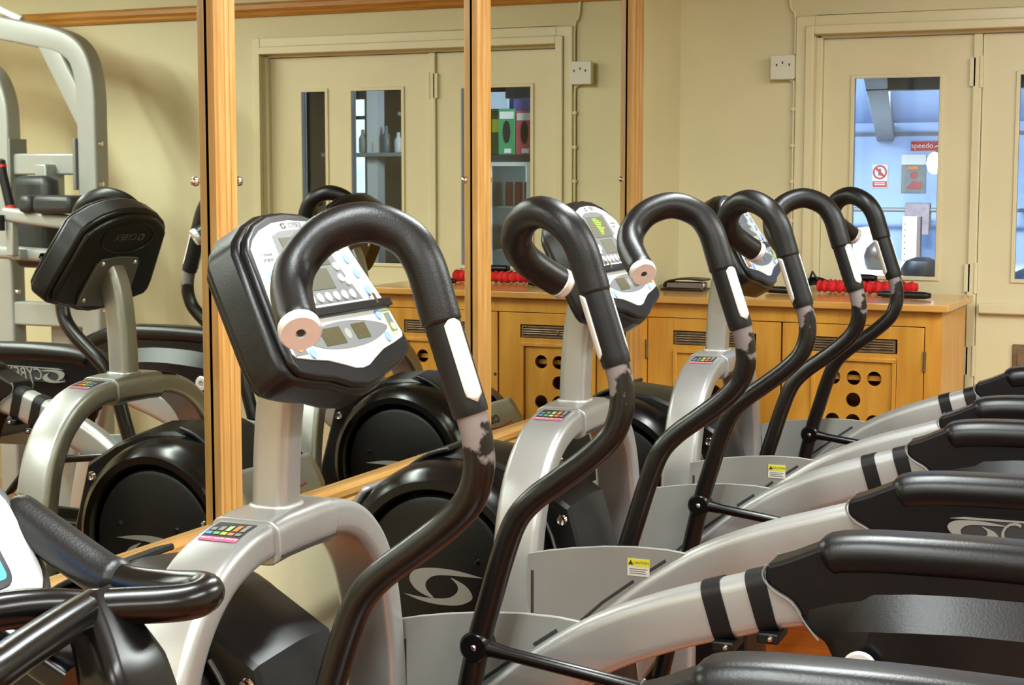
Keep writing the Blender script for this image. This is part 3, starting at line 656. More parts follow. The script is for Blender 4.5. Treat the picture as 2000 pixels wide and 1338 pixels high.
        for sl in slot:
            P('rail_slot', MB().sweep([(x, s*.331, z) for x, z in sl], rrect(.0096, .006, .001), side=(0, 1, 0)), M_INK, sp)
        if s < 0:
            yq = -.3354
            P('caution_label', MB().box(.808, .850, yq-.0006, yq, .676, .708), M_WHITEST, sp)
            P('caution_band', MB().box(.808, .850, yq-.0010, yq-.0005, .694, .708), M_YELLOW, sp)
            P('caution_text', text_mb('CAUTION', .0066, (.834, yq-.0010, .7005), X, Z, .0003), M_INK, sp)
            P('caution_sign', MB().prism([(-.005, -.004), (.005, -.004), (0, .005)], (.8145, yq-.0010, .7005), X, Z, 0, .0003), M_INK, sp)
            P('caution_lines', MB().box(.812, .846, yq-.0009, yq-.0005, .688, .6895).box(.812, .842, yq-.0009, yq-.0005, .684, .6855).box(.812, .845, yq-.0009, yq-.0005, .680, .6815), M_GREYP, sp)
        # side rail
        rt = [(.36, .06), (.46, .20), (.56, .345), (.64, .443), (.72, .540), (.795, .613), (.868, .672), (.952, .7255), (1.048, .7670), (1.138, .7965), (1.235, .824), (1.36, .838), (1.52, .833), (1.7, .81)]
        rpth = cat_rom([(x+.012, s*.318, z-.022) for x, z in rt], 5)
        rl = P('side_rail', MB().sweep(rpth, rrect(.052, .088, .020, 5), side=(0, 1, 0)), M_SILVER)
        def rail_slice(x0, x1, w, h, r):
            q = [p for p in rpth if x0-.02 <= p.x <= x1+.02]
            def at(x):
                for a, b in zip(rpth, rpth[1:]):
                    if a.x <= x <= b.x: return a.lerp(b, (x-a.x)/(b.x-a.x))
            return MB().sweep([at(x0), at((x0+x1)/2), at(x1)], rrect(w, h, r, 5), side=(0, 1, 0))
        if s > 0:
            for x0 in (1.125, 1.190):
                st_ = P('strap', rail_slice(x0, x0+.028, .057, .093, .022), M_RUBBER, rl)
                zc = .716+(x0-1.125)*.30
                P('strap_buckle', MB().box(x0+.010, x0+.042, s*.318-.036, s*.318+.026, zc, zc+.016), M_RUBBER, rl, bevel=.003)
                P('buckle_rivet', MB().lathe([(0, .004), (.003, .003), (.0045, 0)], (x0+.030, s*.318-.036, zc+.008), (0, -1, 0), 10), M_CHROME, rl)
        # rear cover
        top = [(1.212, .856), (1.240, .866), (1.275, .882), (1.312, .897), (1.36, .900), (1.56, .901), (1.75, .892), (1.87, .86), (1.95, .79), (1.97, .68)]
        bot = [(1.935, .62), (1.87, .66), (1.78, .705), (1.65, .728), (1.50, .730), (1.44, .716), (1.405, .695), (1.385, .668), (1.360, .648), (1.338, .660), (1.328, .690), (1.316, .722), (1.296, .754), (1.272, .778), (1.252, .806), (1.226, .821), (1.212, .834)]
        poly = [(p.x, p.y) for p in cat_rom([(a, b, 0) for a, b in top+bot+top[:1]], 3)[:-1]]
        def slab(poly, o0, o1):
            a, b = sorted((s*o0, s*o1)); N = len(poly)
            return MB().add([(x, a, z) for x, z in poly]+[(x, b, z) for x, z in poly], [tuple(range(N)), tuple(reversed(range(N, 2*N)))]+[(i, (i+1) % N, N+(i+1) % N, N+i) for i in range(N)])
        poly = [(a-.002, b-.007) for a, b in poly]
        rc = P('rear_cover', slab(poly, .288, .360), M_BLACKP, bevel=.014, seg=3)
        cpt = cat_rom([(1.280, s*.324, .852), (1.302, s*.324, .865), (1.338, s*.324, .871), (1.40, s*.324, .874), (1.55, s*.324, .875), (1.73, s*.324, .867), (1.83, s*.324, .838), (1.905, s*.324, .786)], 5)
        cpf = [rrect(.088*k, .058*k, .027*k, 6) for k in [min(1.0, .30+.16*q) for q in range(len(cpt))]]
        P('top_cap', MB().sweep(cpt, cpf, side=(0, 1, 0)), M_BLACKP, rc)
        # lower inner bulge with a sloping shoulder
        sh = [(1.262, .806, .776), (1.31, .822, .772), (1.36, .832, .780), (1.42, .838, .787), (1.49, .841, .791), (1.57, .841, .791), (1.66, .834, .785), (1.76, .815, .768), (1.86, .780, .738), (1.925, .735, .70)]
        N = len(sh); vs = []
        lowb = [(1.30, .752), (1.335, .688), (1.40, .700), (1.455, .726), (1.51, .736), (1.58, .737), (1.66, .733), (1.77, .715), (1.86, .675), (1.92, .64)]
        for (x, zt_, zb_), (xb, zl) in zip(sh, lowb):
            go = .291-.034*min(1.0, len(vs)/12+.02)
            vs += [(x-.002, s*.291, zt_-.007), (x+.002, s*go, zb_-.007), (xb-.002, s*go, zl-.007), (xb-.002, s*.291, zl-.007)]
        fs = []
        for i in range(N-1):
            for k in range(4): fs.append((i*4+k, i*4+(k+1) % 4, (i+1)*4+(k+1) % 4, (i+1)*4+k))
        fs += [(0, 1, 2, 3), tuple(4*(N-1)+k for k in (3, 2, 1, 0))]
        P('pedal_guard', MB().add(vs, fs, True), M_BLACKP, rc, bevel=.004, angle=30)
        edge = [(x-.002, z-.007) for x, z in ((1.214, .857), (1.2085, .845), (1.212, .833), (1.226, .8195), (1.251, .805), (1.271, .777), (1.290, .755))]
        for o in (.2865, .3615): P('edge_piping', MB().tube(cat_rom([(x, s*o, z) for x, z in edge], 4), .0016, 8), M_SILVERD, rc)
        for o, d in ((.257, -1), (.3605, 1)):
            P('cover_bolt', MB().lathe([(.024, 0), (.0245, .003), (.021, .0065), (.011, .0075), (.0095, .004), (0, .004)], (1.352, s*o, .724), (0, s*d, 0), 28), M_ALU, rc)
            P('bolt_socket', MB().lathe([(.003, .0035), (.004, .0055), (.0068, .0055), (.0075, .004)], (1.352, s*o, .724), (0, s*d, 0), 14), M_SILVERD, rc)
        # brand badge on the outer flank
        bs = -1 if s > 0 else 1                       # reading direction as seen from outside
        O = (1.492, s*.3612, .814)
        ex = X*bs; bd = MB()
        plate_ = [(-.118, -.020), (.110, -.022), (.122, .018), (.118, .022), (-.090, .022), (-.104, .016)]
        P('badge_plate', MB().prism(plate_, O, ex, Z, 0, .0022), M_INK, rc, bevel=.0008)
        bd = text_mb('CYBEX', .050, Vector(O)+ex*.036+Z*.0, ex, Z, .003, shear=.25, sx=.92); bd.v = [(x, y+s*.0016, z) for x, y, z in bd.v]
        for poly_ in (A, B):
            q = [(p.x, p.y) for p in cat_rom([(a*.60, b*.52, 0) for a, b in poly_+poly_[:1]], 3)[:-1]]
            bd.prism(q, Vector(O)-ex*.068+Vector((0, s*.002, 0)), ex, Z, 0, .0028)
        bd.prism([(-.112, .0190), (.117, .0205), (.117, .0225), (-.088, .0225)], Vector(O)+Vector((0, s*.002, 0)), ex, Z, 0, .0028)
        P('badge_letters', bd, M_PLATE, rc)
        # pedal arm and foot plate under the cover
        P('pedal_arm', MB().sweep(cat_rom([(1.22, s*.165, .16), (1.32, s*.165, .20), (1.45, s*.165, .245), (1.62, s*.165, .26)], 4), rrect(.045, .06, .012), side=(0, 1, 0)), M_SILVERD)
        P('foot_plate', MB().box(1.30, 1.70, s*.16-.085, s*.16+.085, .290, .315).box(1.28, 1.305, s*.16-.085, s*.16+.085, .290, .37).box(1.30, 1.68, s*.16+.078, s*.16+.09, .295, .35).box(1.30, 1.68, s*.16-.09, s*.16-.078, .295, .35), M_RUBBER, bevel=.006)
        P('rear_leg', MB().sweep(cat_rom([(1.80, s*.318, .74), (1.87, s*.318, .50), (1.93, s*.318, .25), (1.94, s*.318, .06)], 4), rrect(.05, .07, .015), side=(0, 1, 0)), M_SILVER)
    return root
t1 = make_trainer('arc_trainer', 'nearest silver and black arc trainer, its console right beside the front grip')
t1.location = Vector((.813, 1.922, 0))*S; t1.rotation_euler = (0, 0, math.radians(2.5))
for (x, y, a, lb) in ((.785, 3.083, 2.4, 'middle arc trainer, with green text lit on its console display'), (.755, 4.135, 1.8, 'farthest arc trainer, standing closest to the wooden cabinet')):
    c = copy_tree(t1); c.location = Vector((x, y, 0))*S; c.rotation_euler = (0, 0, math.radians(a)); c['label'] = lb
    if y < 4:
        cons = [k for k in c.children if k.name.startswith('console')][0]
        ez = Vector((-.506, 0, .863)).normalized(); en = Vector((.863, 0, .506)).normalized(); B0 = Vector((.701, 0, 1.164))
        g = MB()
        for i in range(9):
            w = (.020, .028, .034, .030, .022, .034, .026, .014, .008)[i]; z = .166-.0042*i; a0 = -.020+.0018*i
            k = 0
            while k*.0065 < w:
                p = B0+Y*(a0+k*.0065)+ez*z+en*.0094
                g.prism([(0, 0), (.0048, 0), (.0048, .0022), (0, .0022)], p, Y, ez, 0, .0004); k += 1
        mk('display_readout', g, M_GREENL, cons, org=TO)

# ================================================================== exercise bike at the left edge
bk = empty('exercise_bike', (1.15, .98, 0), 0, 'black exercise bike handlebars and white console at the bottom left corner', 'exercise bike')
BKO = (1.15, .98, 0)
def K(n, mb, m, p=None, bevel=0.0, seg=2, angle=35): return mk(n, mb, m, p or bk, bevel=bevel, seg=seg, org=(BKO[0]+.019, BKO[1], BKO[2]+(.017 if n not in ('base', 'saddle', 'body_shroud', 'seat_post', 'pedal', 'crank') else 0)), angle=angle)
hub = (1.034, .999, 1.082)
far = cat_rom([hub, (1.060, 1.018, 1.082), (1.085, 1.036, 1.082), (1.097, 1.050, 1.083), (1.096, 1.066, 1.085), (1.082, 1.076, 1.084), (1.050, 1.082, 1.080), (1.012, 1.083, 1.079), (.983, 1.084, 1.083)], 6)
hbk = K('handlebar', MB().tube(far, .0148, 18).tube(cat_rom([hub, (1.050, .945, 1.083), (1.068, .880, 1.082), (1.085, .815, 1.080), (1.080, .77, 1.080), (1.05, .76, 1.082), (.99, .765, 1.085), (.95, .765, 1.09)], 6), .0150, 18).tube(cat_rom([(1.036, 1.0, 1.080), (1.018, .965, 1.089), (.995, .925, 1.091), (.965, .885, 1.085), (.93, .86, 1.07)], 6), .0150, 18), M_GLOSSB)
K('far_grip', MB().tube(cat_rom([(1.000, 1.0835, 1.079), (.978, 1.085, 1.0835), (.940, 1.090, 1.098), (.905, 1.095, 1.112), (.871, 1.100, 1.1255)], 5), [.0150, .0165]+[.0190]*17+[.0185, .016], 18), M_FOAM, hbk)
K('grip_end', MB().lathe([(.014, -.004), (.0165, -.002), (.0155, .004), (0, .006)], (.870, 1.1003, 1.126), (-.034, .005, .0135), 16), M_CHROME, hbk)
K('near_grip', MB().tube(cat_rom([(.98, .765, 1.086), (.94, .765, 1.092), (.86, .755, 1.12)], 5), .019, 16), M_FOAM, hbk)
nk = cat_rom([(1.030, 1.000, 1.090), (1.050, 1.002, 1.056), (1.068, 1.002, 1.020), (1.082, 1.000, .980), (1.095, .995, .90), (1.105, .985, .78), (1.11, .98, .60), (1.10, .98, .42)], 5)
K('neck', MB().sweep(nk, [rrect(.040+.034*min(1, i/8), .034+.010*min(1, i/8), .014) for i in range(len(nk))], side=(0, 1, 0)), M_GLOSSB)
ez = Vector((-.55, 0, .835)).normalized(); ew = Vector((-.14, .99, 0)).normalized(); eb = ew.cross(ez).normalized()
CO = Vector((.914, .964, 1.110))
cp = lambda poly, d0, d1: MB().prism(poly, CO, ew, ez, d0, d1)
rr_ = lambda w, h, r: [(a, b) for a, b in rrect(w, h, r, 5)]
ck = K('console', cp(rr_(.266, .142, .042), -.045, 0), mat('charcoal_console_rim', lin(72, 73, 76), .4), bevel=.010, seg=3)
K('face_panel', cp(rr_(.234, .110, .030), -.004, .003), M_WHITEP, ck, bevel=.0015)
K('screen_bezel', cp(rr_(.150, .074, .014), .002, .004), M_PAD, ck, bevel=.001)
K('screen', cp(rr_(.134, .060, .006), .004, .0046), M_SCREEN, ck)
K('screen_graphic', cp([(p[0]+.046, p[1]-.018) for p in rr_(.030, .010, .004)], .0046, .0050), M_PINK, ck)
K('console_stem', MB().sweep([(1.03, .985, 1.03), (.97, .98, 1.06), (.925, .978, 1.085)], rrect(.04, .026, .008), side=(0, 1, 0)), M_GLOSSB)
sp = [(p.x, p.y) for p in cat_rom([(.82, .16, 0), (.80, .36, 0), (.92, .48, 0), (1.10, .52, 0), (1.30, .42, 0), (1.45, .30, 0), (1.48, .16, 0), (1.15, .12, 0), (.82, .16, 0)], 5)[:-1]]
K('body_shroud', MB().add([(x, .91, z) for x, z in sp]+[(x, 1.05, z) for x, z in sp], [tuple(range(len(sp))), tuple(reversed(range(len(sp), 2*len(sp))))]+[(i, (i+1) % len(sp), len(sp)+(i+1) % len(sp), len(sp)+i) for i in range(len(sp))]), M_BLACKP, bevel=.02, seg=3)
K('base', MB().box(.72, 1.86, .955, 1.005, .04, .10).box(.72, .79, .76, 1.20, 0, .06).box(1.80, 1.87, .76, 1.20, 0, .06), M_SILVER, bevel=.01)
K('seat_post', MB().sweep([(1.46, .98, .25), (1.56, .98, .50), (1.62, .98, .68)], rrect(.04, .05, .012), side=(0, 1, 0)), M_SILVER)
sd = [(p.x, p.y) for p in cat_rom([(-.15, 0, 0), (-.10, .035, 0), (.02, .05, 0), (.10, .11, 0), (.13, .08, 0), (.13, -.08, 0), (.10, -.11, 0), (.02, -.05, 0), (-.10, -.035, 0), (-.15, 0, 0)], 4)[:-1]]
K('saddle', MB().prism(sd, (1.64, .98, .68), X, Y, 0, .055), M_PAD, bevel=.018, seg=3)
for s in (-1, 1):
    K('crank', MB().box(1.09, 1.13, .98+s*.085-.008, .98+s*.085+.008, .24-(.14 if s > 0 else -.0), .30+(.14 if s < 0 else 0)), M_ALU, bevel=.004)
    K('pedal', MB().box(1.06, 1.16, .98+s*.14-.045, .98+s*.14+.045, .095 if s > 0 else .415, .12 if s > 0 else .44), M_RUBBER, bevel=.005)

# ================================================================== silver chin and dip machine, seen in the left mirror
MY = 4.62
MO = (2.37, 4.97, 0)
wm = empty('weight_machine', MO, 0, 'silver framed chin and dip machine with dark padded backrest, seen in the left mirror', 'weight machine')
WK = 1.075                     # drawn at 4.62 deep, built a little larger and farther back
def W(n, mb, m, p=None, bevel=0.0, seg=2):
    mb.v = [(-1.834+(x+1.834)*WK, y*WK, max(0.0, 1.4+(z-1.4)*WK)) for x, y, z in mb.v]
    return mk(n, mb, m, p or wm, bevel=bevel, seg=seg, org=MO)
up1 = cat_rom([(1.888, MY, .05), (1.888, MY, 1.0), (1.888, MY, 1.56), (1.888, MY, 1.66), (1.897, MY, 1.745), (1.925, MY, 1.815), (1.985, MY, 1.858), (2.10, MY, 1.888), (2.35, MY, 1.935), (2.65, MY, 1.985)], 6)
W('frame_arch', MB().sweep(up1, rrect(.075, .082, .012), side=(0, 1, 0)), M_BEIGEM)
up2 = cat_rom([(2.275, MY, .05), (2.275, MY, 1.0), (2.275, MY, 1.50), (2.275, MY, 1.58), (2.282, MY, 1.66), (2.315, MY, 1.735), (2.38, MY, 1.78), (2.48, MY, 1.80), (2.65, MY, 1.82)], 6)
W('frame_upright', MB().sweep(up2, rrect(.075, .082, .012), side=(0, 1, 0)), M_BEIGEM)
W('far_upright', MB().sweep([(2.65, MY, .05), (2.65, MY, 1.99)], rrect(.075, .08, .012), side=(0, 1, 0)), M_BEIGEM)
W('diagonal_brace', MB().sweep([(1.892, MY, 1.585), (2.066, MY, 1.880)], rrect(.070, .078, .010), side=(0, 1, 0)), M_BEIGEM)
W('cross_beam', MB().box(1.92, 2.25, MY-.028, MY+.028, 1.402, 1.478), M_BEIGEM, bevel=.008)
W('cross_beam', MB().box(1.92, 2.25, MY-.028, MY+.028, .865, .950), M_BEIGEM, bevel=.008)
for x in (1.935, 2.225): W('joint_plate', MB().box(x-.006, x+.006, MY-.045, MY+.045, 1.35, 1.53), M_SILVERD, bevel=.002)
for x, z in ((1.845, 1.51), (1.845, 1.37), (2.232, 1.52), (2.232, .985), (2.232, .80), (1.845, .93)): W('bolt', MB().lathe([(0, .012), (.008, .011), (.012, 0)], (x+.005, MY-.01, z), (-1, 0, 0), 12), M_CHROME)
W('back_pad', MB().box(1.965, 2.135, MY-.15, MY-.07, 1.08, 1.400), M_PAD, bevel=.035, seg=4)
W('pad_bracket', MB().box(2.03, 2.08, MY-.08, MY+.02, 1.10, 1.44), M_BEIGEM, bevel=.006)
for x0, x1, yy in ((1.72, 1.885, -.27), (1.895, 1.955, -.26)):
    W('arm_pad', MB().box(x0, x1, MY+yy-.06, MY+yy+.05, 1.275, 1.335), M_PAD, bevel=.02, seg=3)
W('support_arm', MB().sweep(cat_rom([(1.74, MY-.27, 1.245), (1.83, MY-.27, 1.250), (1.95, MY-.27, 1.261), (2.04, MY-.27, 1.270)], 4), rrect(.05, .048, .014), side=(0, 1, 0)), M_BEIGEM)
W('support_arm', MB().sweep(cat_rom([(1.80, MY-.20, 1.125), (1.93, MY-.20, 1.130), (2.20, MY-.20, 1.140)], 4), rrect(.05, .046, .018), side=(0, 1, 0)), M_BEIGEM)
W('support_stem', MB().box(2.005, 2.035, MY-.285, MY-.255, 1.13, 1.25).box(2.00, 2.035, MY-.26, MY-.02, 1.115, 1.15).box(2.00, 2.25, MY-.06, MY-.02, 1.115, 1.15), M_BEIGEM, bevel=.004)
g_ = W('dip_handle', MB().tube([(2.060, MY-.27, 1.450), (2.052, MY-.27, 1.40), (2.022, MY-.27, 1.285)], .016, 14), M_RUBBER)
W('red_collar', MB().cyl((2.0578, MY-.27, 1.436), (2.0562, MY-.27, 1.427), .0175, 14), M_RED, g_); W('red_collar', MB().cyl((2.0255, MY-.27, 1.298), (2.0225, MY-.27, 1.287), .0175, 14), M_RED, g_)
W('handle_tip', MB().lathe([(0, .010), (.012, .006), (.014, 0)], (2.060, MY-.27, 1.450), (.1, 0, 1), 14), M_CHROME, g_)
W('adjust_knob', MB().cyl((2.045, MY-.30, 1.215), (2.045, MY-.30, 1.268), .017, 14), M_RUBBER)
W('weight_stack_guard', MB().sweep([(2.10, MY+.10, .05), (2.10, MY+.10, .62), (2.08, MY+.08, .90), (2.06, MY+.04, 1.09)], rrect(.10, .10, .02), side=(0, 1, 0)), M_BEIGEM)
W('base_rail', MB().box(1.85, 2.69, MY-.04, MY+.04, .08, .16).box(1.86, 1.92, MY-.40, MY+.22, .08, .16).box(2.24, 2.31, MY-.40, MY+.22, .08, .16), M_BEIGEM, bevel=.01)
W('white_bar', MB().tube([(2.185, MY, 1.948), (2.30, MY, 1.995), (2.46, MY, 2.06)], .013, 12), mat('white_bar_finish', lin(226, 228, 228), .4))  # plain white bar at the top of the frame
W('assist_knee_pad', MB().box(2.00, 2.20, MY-.42, MY-.20, .52, .58), M_PAD, bevel=.02, seg=3)
W('knee_lever', MB().sweep([(2.10, MY-.30, .51), (2.10, MY-.02, .46), (2.10, MY+.08, .44)], rrect(.05, .05, .012), side=(1, 0, 0)), M_BEIGEM)

# ================================================================== shop room beyond the glazed doors
YS = 8.4
struct(mk('wall_shop_back', MB().box(-1.6, 1.62, YS, YS+.08, 0, 2.5), M_BLUEW), 'pale blue wall of the shop behind the doors')
struct(mk('wall_shop_dark', MB().box(1.62, 4.6, YS, YS+.08, 0, 2.5).box(1.60, 1.64, 7.7, YS, 0, 2.5), M_DARKW), 'dark wall at the back of the shop')
struct(mk('wall_shop_left', MB().box(-1.68, -1.6, YB+.12, YS, 0, 2.5), M_BLUEW), 'pale blue side wall of the shop')
struct(mk('wall_shop_right', MB().box(4.6, 4.68, YB+.12, YS, 0, 2.5), M_DARKW), 'dark side wall of the shop')
struct(mk('floor_shop', MB().box(-1.68, 4.68, YB+.02, YS+.08, -.06, 0), mat('grey_vinyl_floor', lin(120, 120, 118), .5, noise=.1)), 'grey floor of the shop')
struct(mk('ceiling_shop', MB().box(-1.68, 4.68, YB+.12, YS+.08, 2.42, 2.5), M_BLUEW), 'pale ceiling of the shop')
struct(mk('ceiling_shop_slope', MB().add([(-1.6, 6.9, 1.86), (1.0, 6.9, 1.86), (1.0, YS, 1.665), (-1.6, YS, 1.665), (-1.6, 6.9, 1.90), (1.0, 6.9, 1.90), (1.0, YS, 1.705), (-1.6, YS, 1.705)], [(0, 1, 2, 3), (4, 5, 6, 7), (0, 1, 5, 4), (1, 2, 6, 5), (2, 3, 7, 6), (3, 0, 4, 7)]), M_BLUEW), 'sloping pale ceiling over the far shop wall')
struct(mk('trim_6', MB().box(-1.6, 1.62, YS-.012, YS, 1.60, 1.618), M_BEAM), 'grey moulding along the shop wall')
tag(mk('roof_beam', MB().sweep([(.50, 6.15, 1.80), (.075, YS-.02, 1.612)], rrect(.085, .08, .006), side=(1, .2, 0)), M_BEAM), 'grey sloping roof beam seen through the glass door', 'beam')
tag(mk('roof_beam', MB().box(.40, 1.15, 6.45, 6.53, 1.73, 1.80), mat('dark_grey_beam', lin(86, 88, 90), .7)), 'dark grey cross beam at the top of the glass door view', 'beam')
def sign(name, x0, x1, z0, z1, m, label, cat): return tag(mk(name, MB().box(x0, x1, YS-.008, YS-.001, z0, z1), m, org=((x0+x1)/2, YS, z0)), label, cat)
s1 = sign('brand_sign', .202, .365, 1.525, 1.571, M_RED, 'red shop sign with white lettering on the blue wall', 'sign')
so3 = ((.202+.365)/2, YS, 1.525)
mk('lettering', text_mb('speedo', .038, (.258, YS-.008, 1.549), X, Z, .0008), M_WHITEST, s1, org=so3)
mk('arrow_mark', MB().prism([(-.022, -.008), (.0, -.004), (.024, .010), (.004, .006)], (.335, YS-.008, 1.548), X, Z, 0, .0008), M_WHITEST, s1, org=so3)
s2 = sign('wall_poster', .157, .279, 1.313, 1.506, mat('grey_green_poster', lin(128, 134, 128), .6, noise=.15, nscale=30), 'grey green poster hanging below the red sign', 'poster')
po = (.218, YS, 1.313)
mk('poster_header', MB().box(.157, .279, YS-.010, YS-.008, 1.455, 1.506), M_WHITEST, s2, org=po)
mk('poster_figure', MB().prism(circ(.020, 16, 0, 0), (.222, YS-.0085, 1.402), X, Z, 0, .0012).prism([(-.035, -.05), (.04, -.055), (.05, -.02), (.0, -.012)], (.215, YS-.0085, 1.385), X, Z, 0, .0012), mat('dusty_red_print', lin(176, 90, 86), .6), s2, org=po)
mk('poster_title', MB().box(.19, .24, YS-.0098, YS-.0085, 1.432, 1.446), M_ORANGE, s2, org=po)
s3 = sign('prohibition_sign', .010, .088, 1.338, 1.456, M_WHITEST, 'round red no entry sign with a red strip below it', 'sign')
p3 = (.049, YS, 1.338)
ring = MB().lathe([(.027, .0085), (.036, .0085), (.036, .0095), (.027, .0095), (.027, .0085)], (.049, YS, 1.417), (0, -1, 0), 30)
ring.prism([(-.026, .018), (-.018, .026), (.026, -.018), (.018, -.026)], (.049, YS-.0088, 1.417), X, Z, 0, .001)
mk('red_ring', ring, M_RED, s3, org=p3)
mk('figure', MB().prism(circ(.0045, 10, 0, .014), (.049, YS-.0083, 1.417), X, Z, 0, .001).prism([(-.005, .010), (.005, .010), (.008, -.018), (.003, -.018), (0, -.006), (-.003, -.018), (-.008, -.018)], (.049, YS-.0083, 1.417), X, Z, 0, .001), M_INK, s3, org=p3)
mk('red_strip', MB().box(.013, .085, YS-.0095, YS-.008, 1.342, 1.372), M_RED, s3, org=p3)
mk('strip_lines', MB().box(.022, .076, YS-.0102, YS-.0094, 1.361, 1.365).box(.022, .076, YS-.0102, YS-.0094, 1.352, 1.356), M_WHITEST, s3, org=p3)
ct = tag(mk('shop_counter', MB().box(-.6, .86, 6.75, 8.1, .955, .985).box(-.58, .84, 6.80, 8.08, 0, .955), mat('pale_counter', lin(196, 200, 204), .5), bevel=.004), 'pale counter in the shop below the door window', 'counter')
ra = tag(mk('clothes_rail', MB().cyl((-.3, 8.18, 1.232), (.75, 8.18, 1.232), .011, 12).cyl((-.3, 8.18, 1.232), (-.3, YS, 1.232), .009, 10).cyl((.75, 8.18, 1.232), (.75, YS, 1.232), .009, 10), M_SILVERD), 'grey horizontal clothes rail across the shop wall', 'rail')
tw = cat_rom([(0, 8.150, 1.10), (0, 8.160, 1.20), (0, 8.168, 1.243), (0, 8.180, 1.250), (0, 8.195, 1.243), (0, 8.205, 1.20), (0, 8.21, 1.12)], 4)
tag(mk('hanging_garment', MB().sweep([(.285+p.x, p.y, p.z+.012) for p in tw], rrect(.120, .012, .004), side=(1, 0, 0)), mat('dusty_grey_fabric', lin(152, 138, 138), .8, noise=.15, nscale=30)), 'grey pink garment folded over the clothes rail', 'garment')
bd_ = tag(mk('price_board', MB().box(.366, .431, 7.40, 7.42, .985, 1.218), mat('pale_board', lin(206, 200, 192), .6), org=(.4, 7.4, .985)), 'tall narrow white board with a row of dark marks on the counter', 'board')
for i in range(7): mk('mark', MB().box(.374, .380, 7.3985, 7.4005, 1.02+.027*i, 1.026+.027*i), M_INK, bd_, org=(.4, 7.4, .985))
mk('dark_edge', MB().box(.431, .447, 7.39, 7.43, .985, 1.218), mat('board_edge_brown', lin(84, 70, 62), .6), bd_, org=(.4, 7.4, .985))
gl = empty('glare_globe', (.40, YS, 1.46), 0, 'white glowing globe standing for a glare on the door glass', 'glare')  # glowing globe and its bracket added to give a bright glare on the glass
lm = MB(); 
mk('globe', MB().lathe([(0, -.052)]+[(.036*math.sin(PI*k/10), -.052*math.cos(PI*k/10)) for k in range(1, 10)]+[(0, .052)], (.400, 7.95, 1.459), (0, 0, 1), 20), M_GLOBE, gl, org=(.40, YS, 1.46))
mk('bracket', MB().tube([(.400, 7.97, 1.50), (.400, 8.05, 1.53), (.400, YS, 1.53)], .006, 8), M_SILVERD, gl, org=(.40, YS, 1.46))
bl = MB(); ring_ = []
tag(mk('black_bag', MB().lathe([(.0, .078), (.03, .076), (.065, .062), (.085, .030), (.088, 0), (0, 0)], (.545, 6.92, .985), (0, 0, 1), 18), M_RUBBER), 'black bag on the near edge of the shop counter', 'bag')
tag(mk('white_cloth_heap', MB().lathe([(0, .180), (.05, .172), (.09, .135), (.12, .070), (.125, 0), (0, 0)], (.16, 7.62, .985), (0, 0, 1), 22), mat('white_cloth', lin(190, 190, 182), .8, bump=.3, bscale=9)), 'heap of white cloth on the shop counter', 'cloth')
tag(mk('rounded_bag', MB().lathe([(0, .125), (.03, .120), (.055, .095), (.066, .060), (.060, .02), (.05, 0), (0, 0)], (.285, 7.30, .985), (0, 0, 1), 20), M_LEATHER), 'dark rounded bag beside the white cloth on the counter', 'bag')
# fridge with cartons, seen through the door in the right mirror
fo = (1.335, 7.1, 0)
fr_ = empty('drinks_fridge', fo, 0, 'tall lit drinks fridge with cartons on top, seen in the mirror', 'fridge')
def Fd(n, mb, m, p=None, bevel=0): return mk(n, mb, m, p or fr_, bevel=bevel, org=fo)
Fd('case', MB().box(1.205, 1.235, 6.90, 7.35, 0, 1.495).box(1.435, 1.47, 6.90, 7.35, 0, 1.495).box(1.235, 1.435, 7.32, 7.35, 0, 1.495).box(1.235, 1.435, 6.90, 7.32, 1.455, 1.495).box(1.235, 1.435, 6.90, 7.32, 0, .25), M_PAD)
Fd('lit_lining', MB().box(1.236, 1.434, 7.30, 7.319, .25, 1.455), M_FRIDGEW)
for z in (.55, .80, 1.05, 1.25): Fd('shelf', MB().box(1.236, 1.434, 6.94, 7.29, z, z+.008), M_ALU)
for k in range(8):
    x = 1.262+.048*(k % 4); z = 1.258 if k < 4 else 1.058
    c_ = Fd('can', MB().lathe([(0, 0), (.019, .002), (.020, .01), (.020, .10), (.016, .112), (0, .112)], (x, 7.05, z), (0, 0, 1), 12), (M_RED, M_PINK)[k // 4])
Fd('glass_door', MB().box(1.240, 1.430, 6.893, 6.899, .26, 1.45), M_GLASS)
Fd('door_frame', MB().box(1.228, 1.246, 6.885, 6.90, .25, 1.462).box(1.424, 1.442, 6.885, 6.90, .25, 1.462).box(1.246, 1.424, 6.885, 6.90, 1.444, 1.462).box(1.246, 1.424, 6.885, 6.90, .25, .268), M_ALU)
def carton(name, x0, x1, z0, z1, y0, y1, m, label, oval=None, extra=None):
    o = (x0, y0, z0); b = empty(name, o, 0, label, 'carton', 'cartons on the fridge')
    mk('box', MB().box(x0, x1, y0, y1, z0, z1), m, b, bevel=.002, org=o)
    if oval: mk('cut_out', MB().prism(circ(.052, 22, 0, 0, .36), ((x0+x1)/2, y0-.0004, (z0+z1)/2), X, Z, 0, .001), M_DARKGAP, b, org=o); mk('print_band', MB().box(x0+.006, x1-.006, y0-.0012, y0, z1-.045, z1-.012).box(x0+.02, x1-.03, y0-.0012, y0, z0+.008, z0+.028), M_WHITEST, b, org=o)
    return b
carton('snack_carton', 1.310, 1.394, 1.4955, 1.705, 6.90, 7.10, mat('green_card', lin(70, 150, 100), .5), 'green carton with an oval opening on top of the fridge', True)
cg = carton('snack_carton', 1.396, 1.466, 1.4955, 1.700, 6.93, 7.12, mat('dark_green_card', lin(48, 96, 40), .5), 'dark green and yellow carton on top of the fridge')
mk('yellow_print', MB().box(1.405, 1.44, 6.9285, 6.9302, 1.60, 1.66), M_YELLOW, cg, org=(1.396, 6.93, 1.4955))
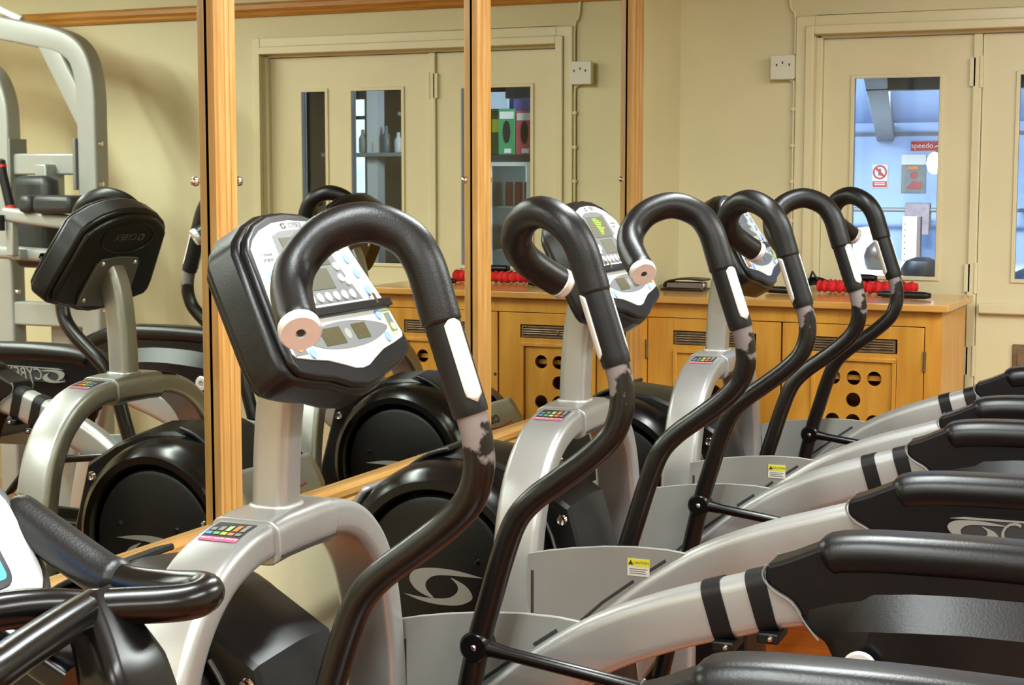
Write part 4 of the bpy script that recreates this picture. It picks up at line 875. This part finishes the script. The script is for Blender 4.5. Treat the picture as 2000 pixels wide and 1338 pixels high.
carton('snack_carton', 1.220, 1.306, 1.4955, 1.697, 6.90, 7.10, mat('red_card', lin(196, 82, 88), .5), 'red carton with an oval opening on top of the fridge', True)
carton('snack_carton', 1.242, 1.322, 1.698, 1.800, 6.91, 7.08, mat('violet_card', lin(110, 106, 176), .5), 'violet carton stacked above the red carton')
carton('snack_carton', 1.350, 1.450, 1.7055, 1.783, 6.91, 7.08, mat('pale_blue_card', lin(188, 204, 222), .5), 'pale blue carton stacked above the green carton')
struct(mk('trim_7', MB().box(1.165, 1.203, 6.86, 6.95, 0, 2.42), mat('blue_grey_post', lin(140, 152, 166), .6)), 'blue grey post beside the fridge')
# far corner of the shop with daylight window and shelf
wn = struct(mk('window_1', MB().box(2.915, 2.94, YS-.03, YS-.001, 1.28, 1.90).box(2.94, 3.12, YS-.03, YS-.001, 1.84, 1.90).box(2.94, 3.12, YS-.03, YS-.001, 1.725, 1.745).box(2.94, 3.12, YS-.03, YS-.001, 1.28, 1.30), M_INK), 'bright daylight window at the back of the shop')
mk('pane', MB().box(2.94, 3.12, YS-.016, YS-.012, 1.30, 1.875), M_DAY, wn)
struct(mk('trim_8', MB().box(2.626, 2.692, 7.96, 8.04, 0, 2.42), mat('white_post', lin(205, 208, 212), .6)), 'white post by the shop window')
sh_ = tag(mk('display_shelf', MB().box(2.20, 2.95, 7.90, 8.20, 1.505, 1.525), M_BEAM), 'grey shelf with small goods in front of the shop window', 'shelf')
cols_ = [lin(150, 120, 90), lin(200, 205, 210), lin(90, 100, 110), lin(180, 176, 170), lin(120, 126, 120)]
nm = ['brown', 'white', 'slate grey', 'pale', 'green grey']
for i in range(5):
    x = 2.43+.075*i; h = .075+.018*(i*2 % 5)
    tag(mk('shelf_bottle', MB().lathe([(0, 0), (.020, .002), (.022, .01), (.022, h*.62), (.010, h*.8), (.009, h), (0, h)], (x, 7.98, 1.525), (0, 0, 1), 14), mat('bottle_'+nm[i].replace(' ', '_'), cols_[i], .3)), nm[i]+' bottle standing on the grey shop shelf', 'bottle', 'bottles on the shop shelf')
tag(mk('pale_cross_strip', MB().box(1.75, 2.60, 8.15, 8.20, 1.735, 1.755), mat('pale_strip', lin(150, 160, 170), .5)), 'pale horizontal strip fixed across the dark shop corner', 'strip')  # plain pale strip across the dark corner
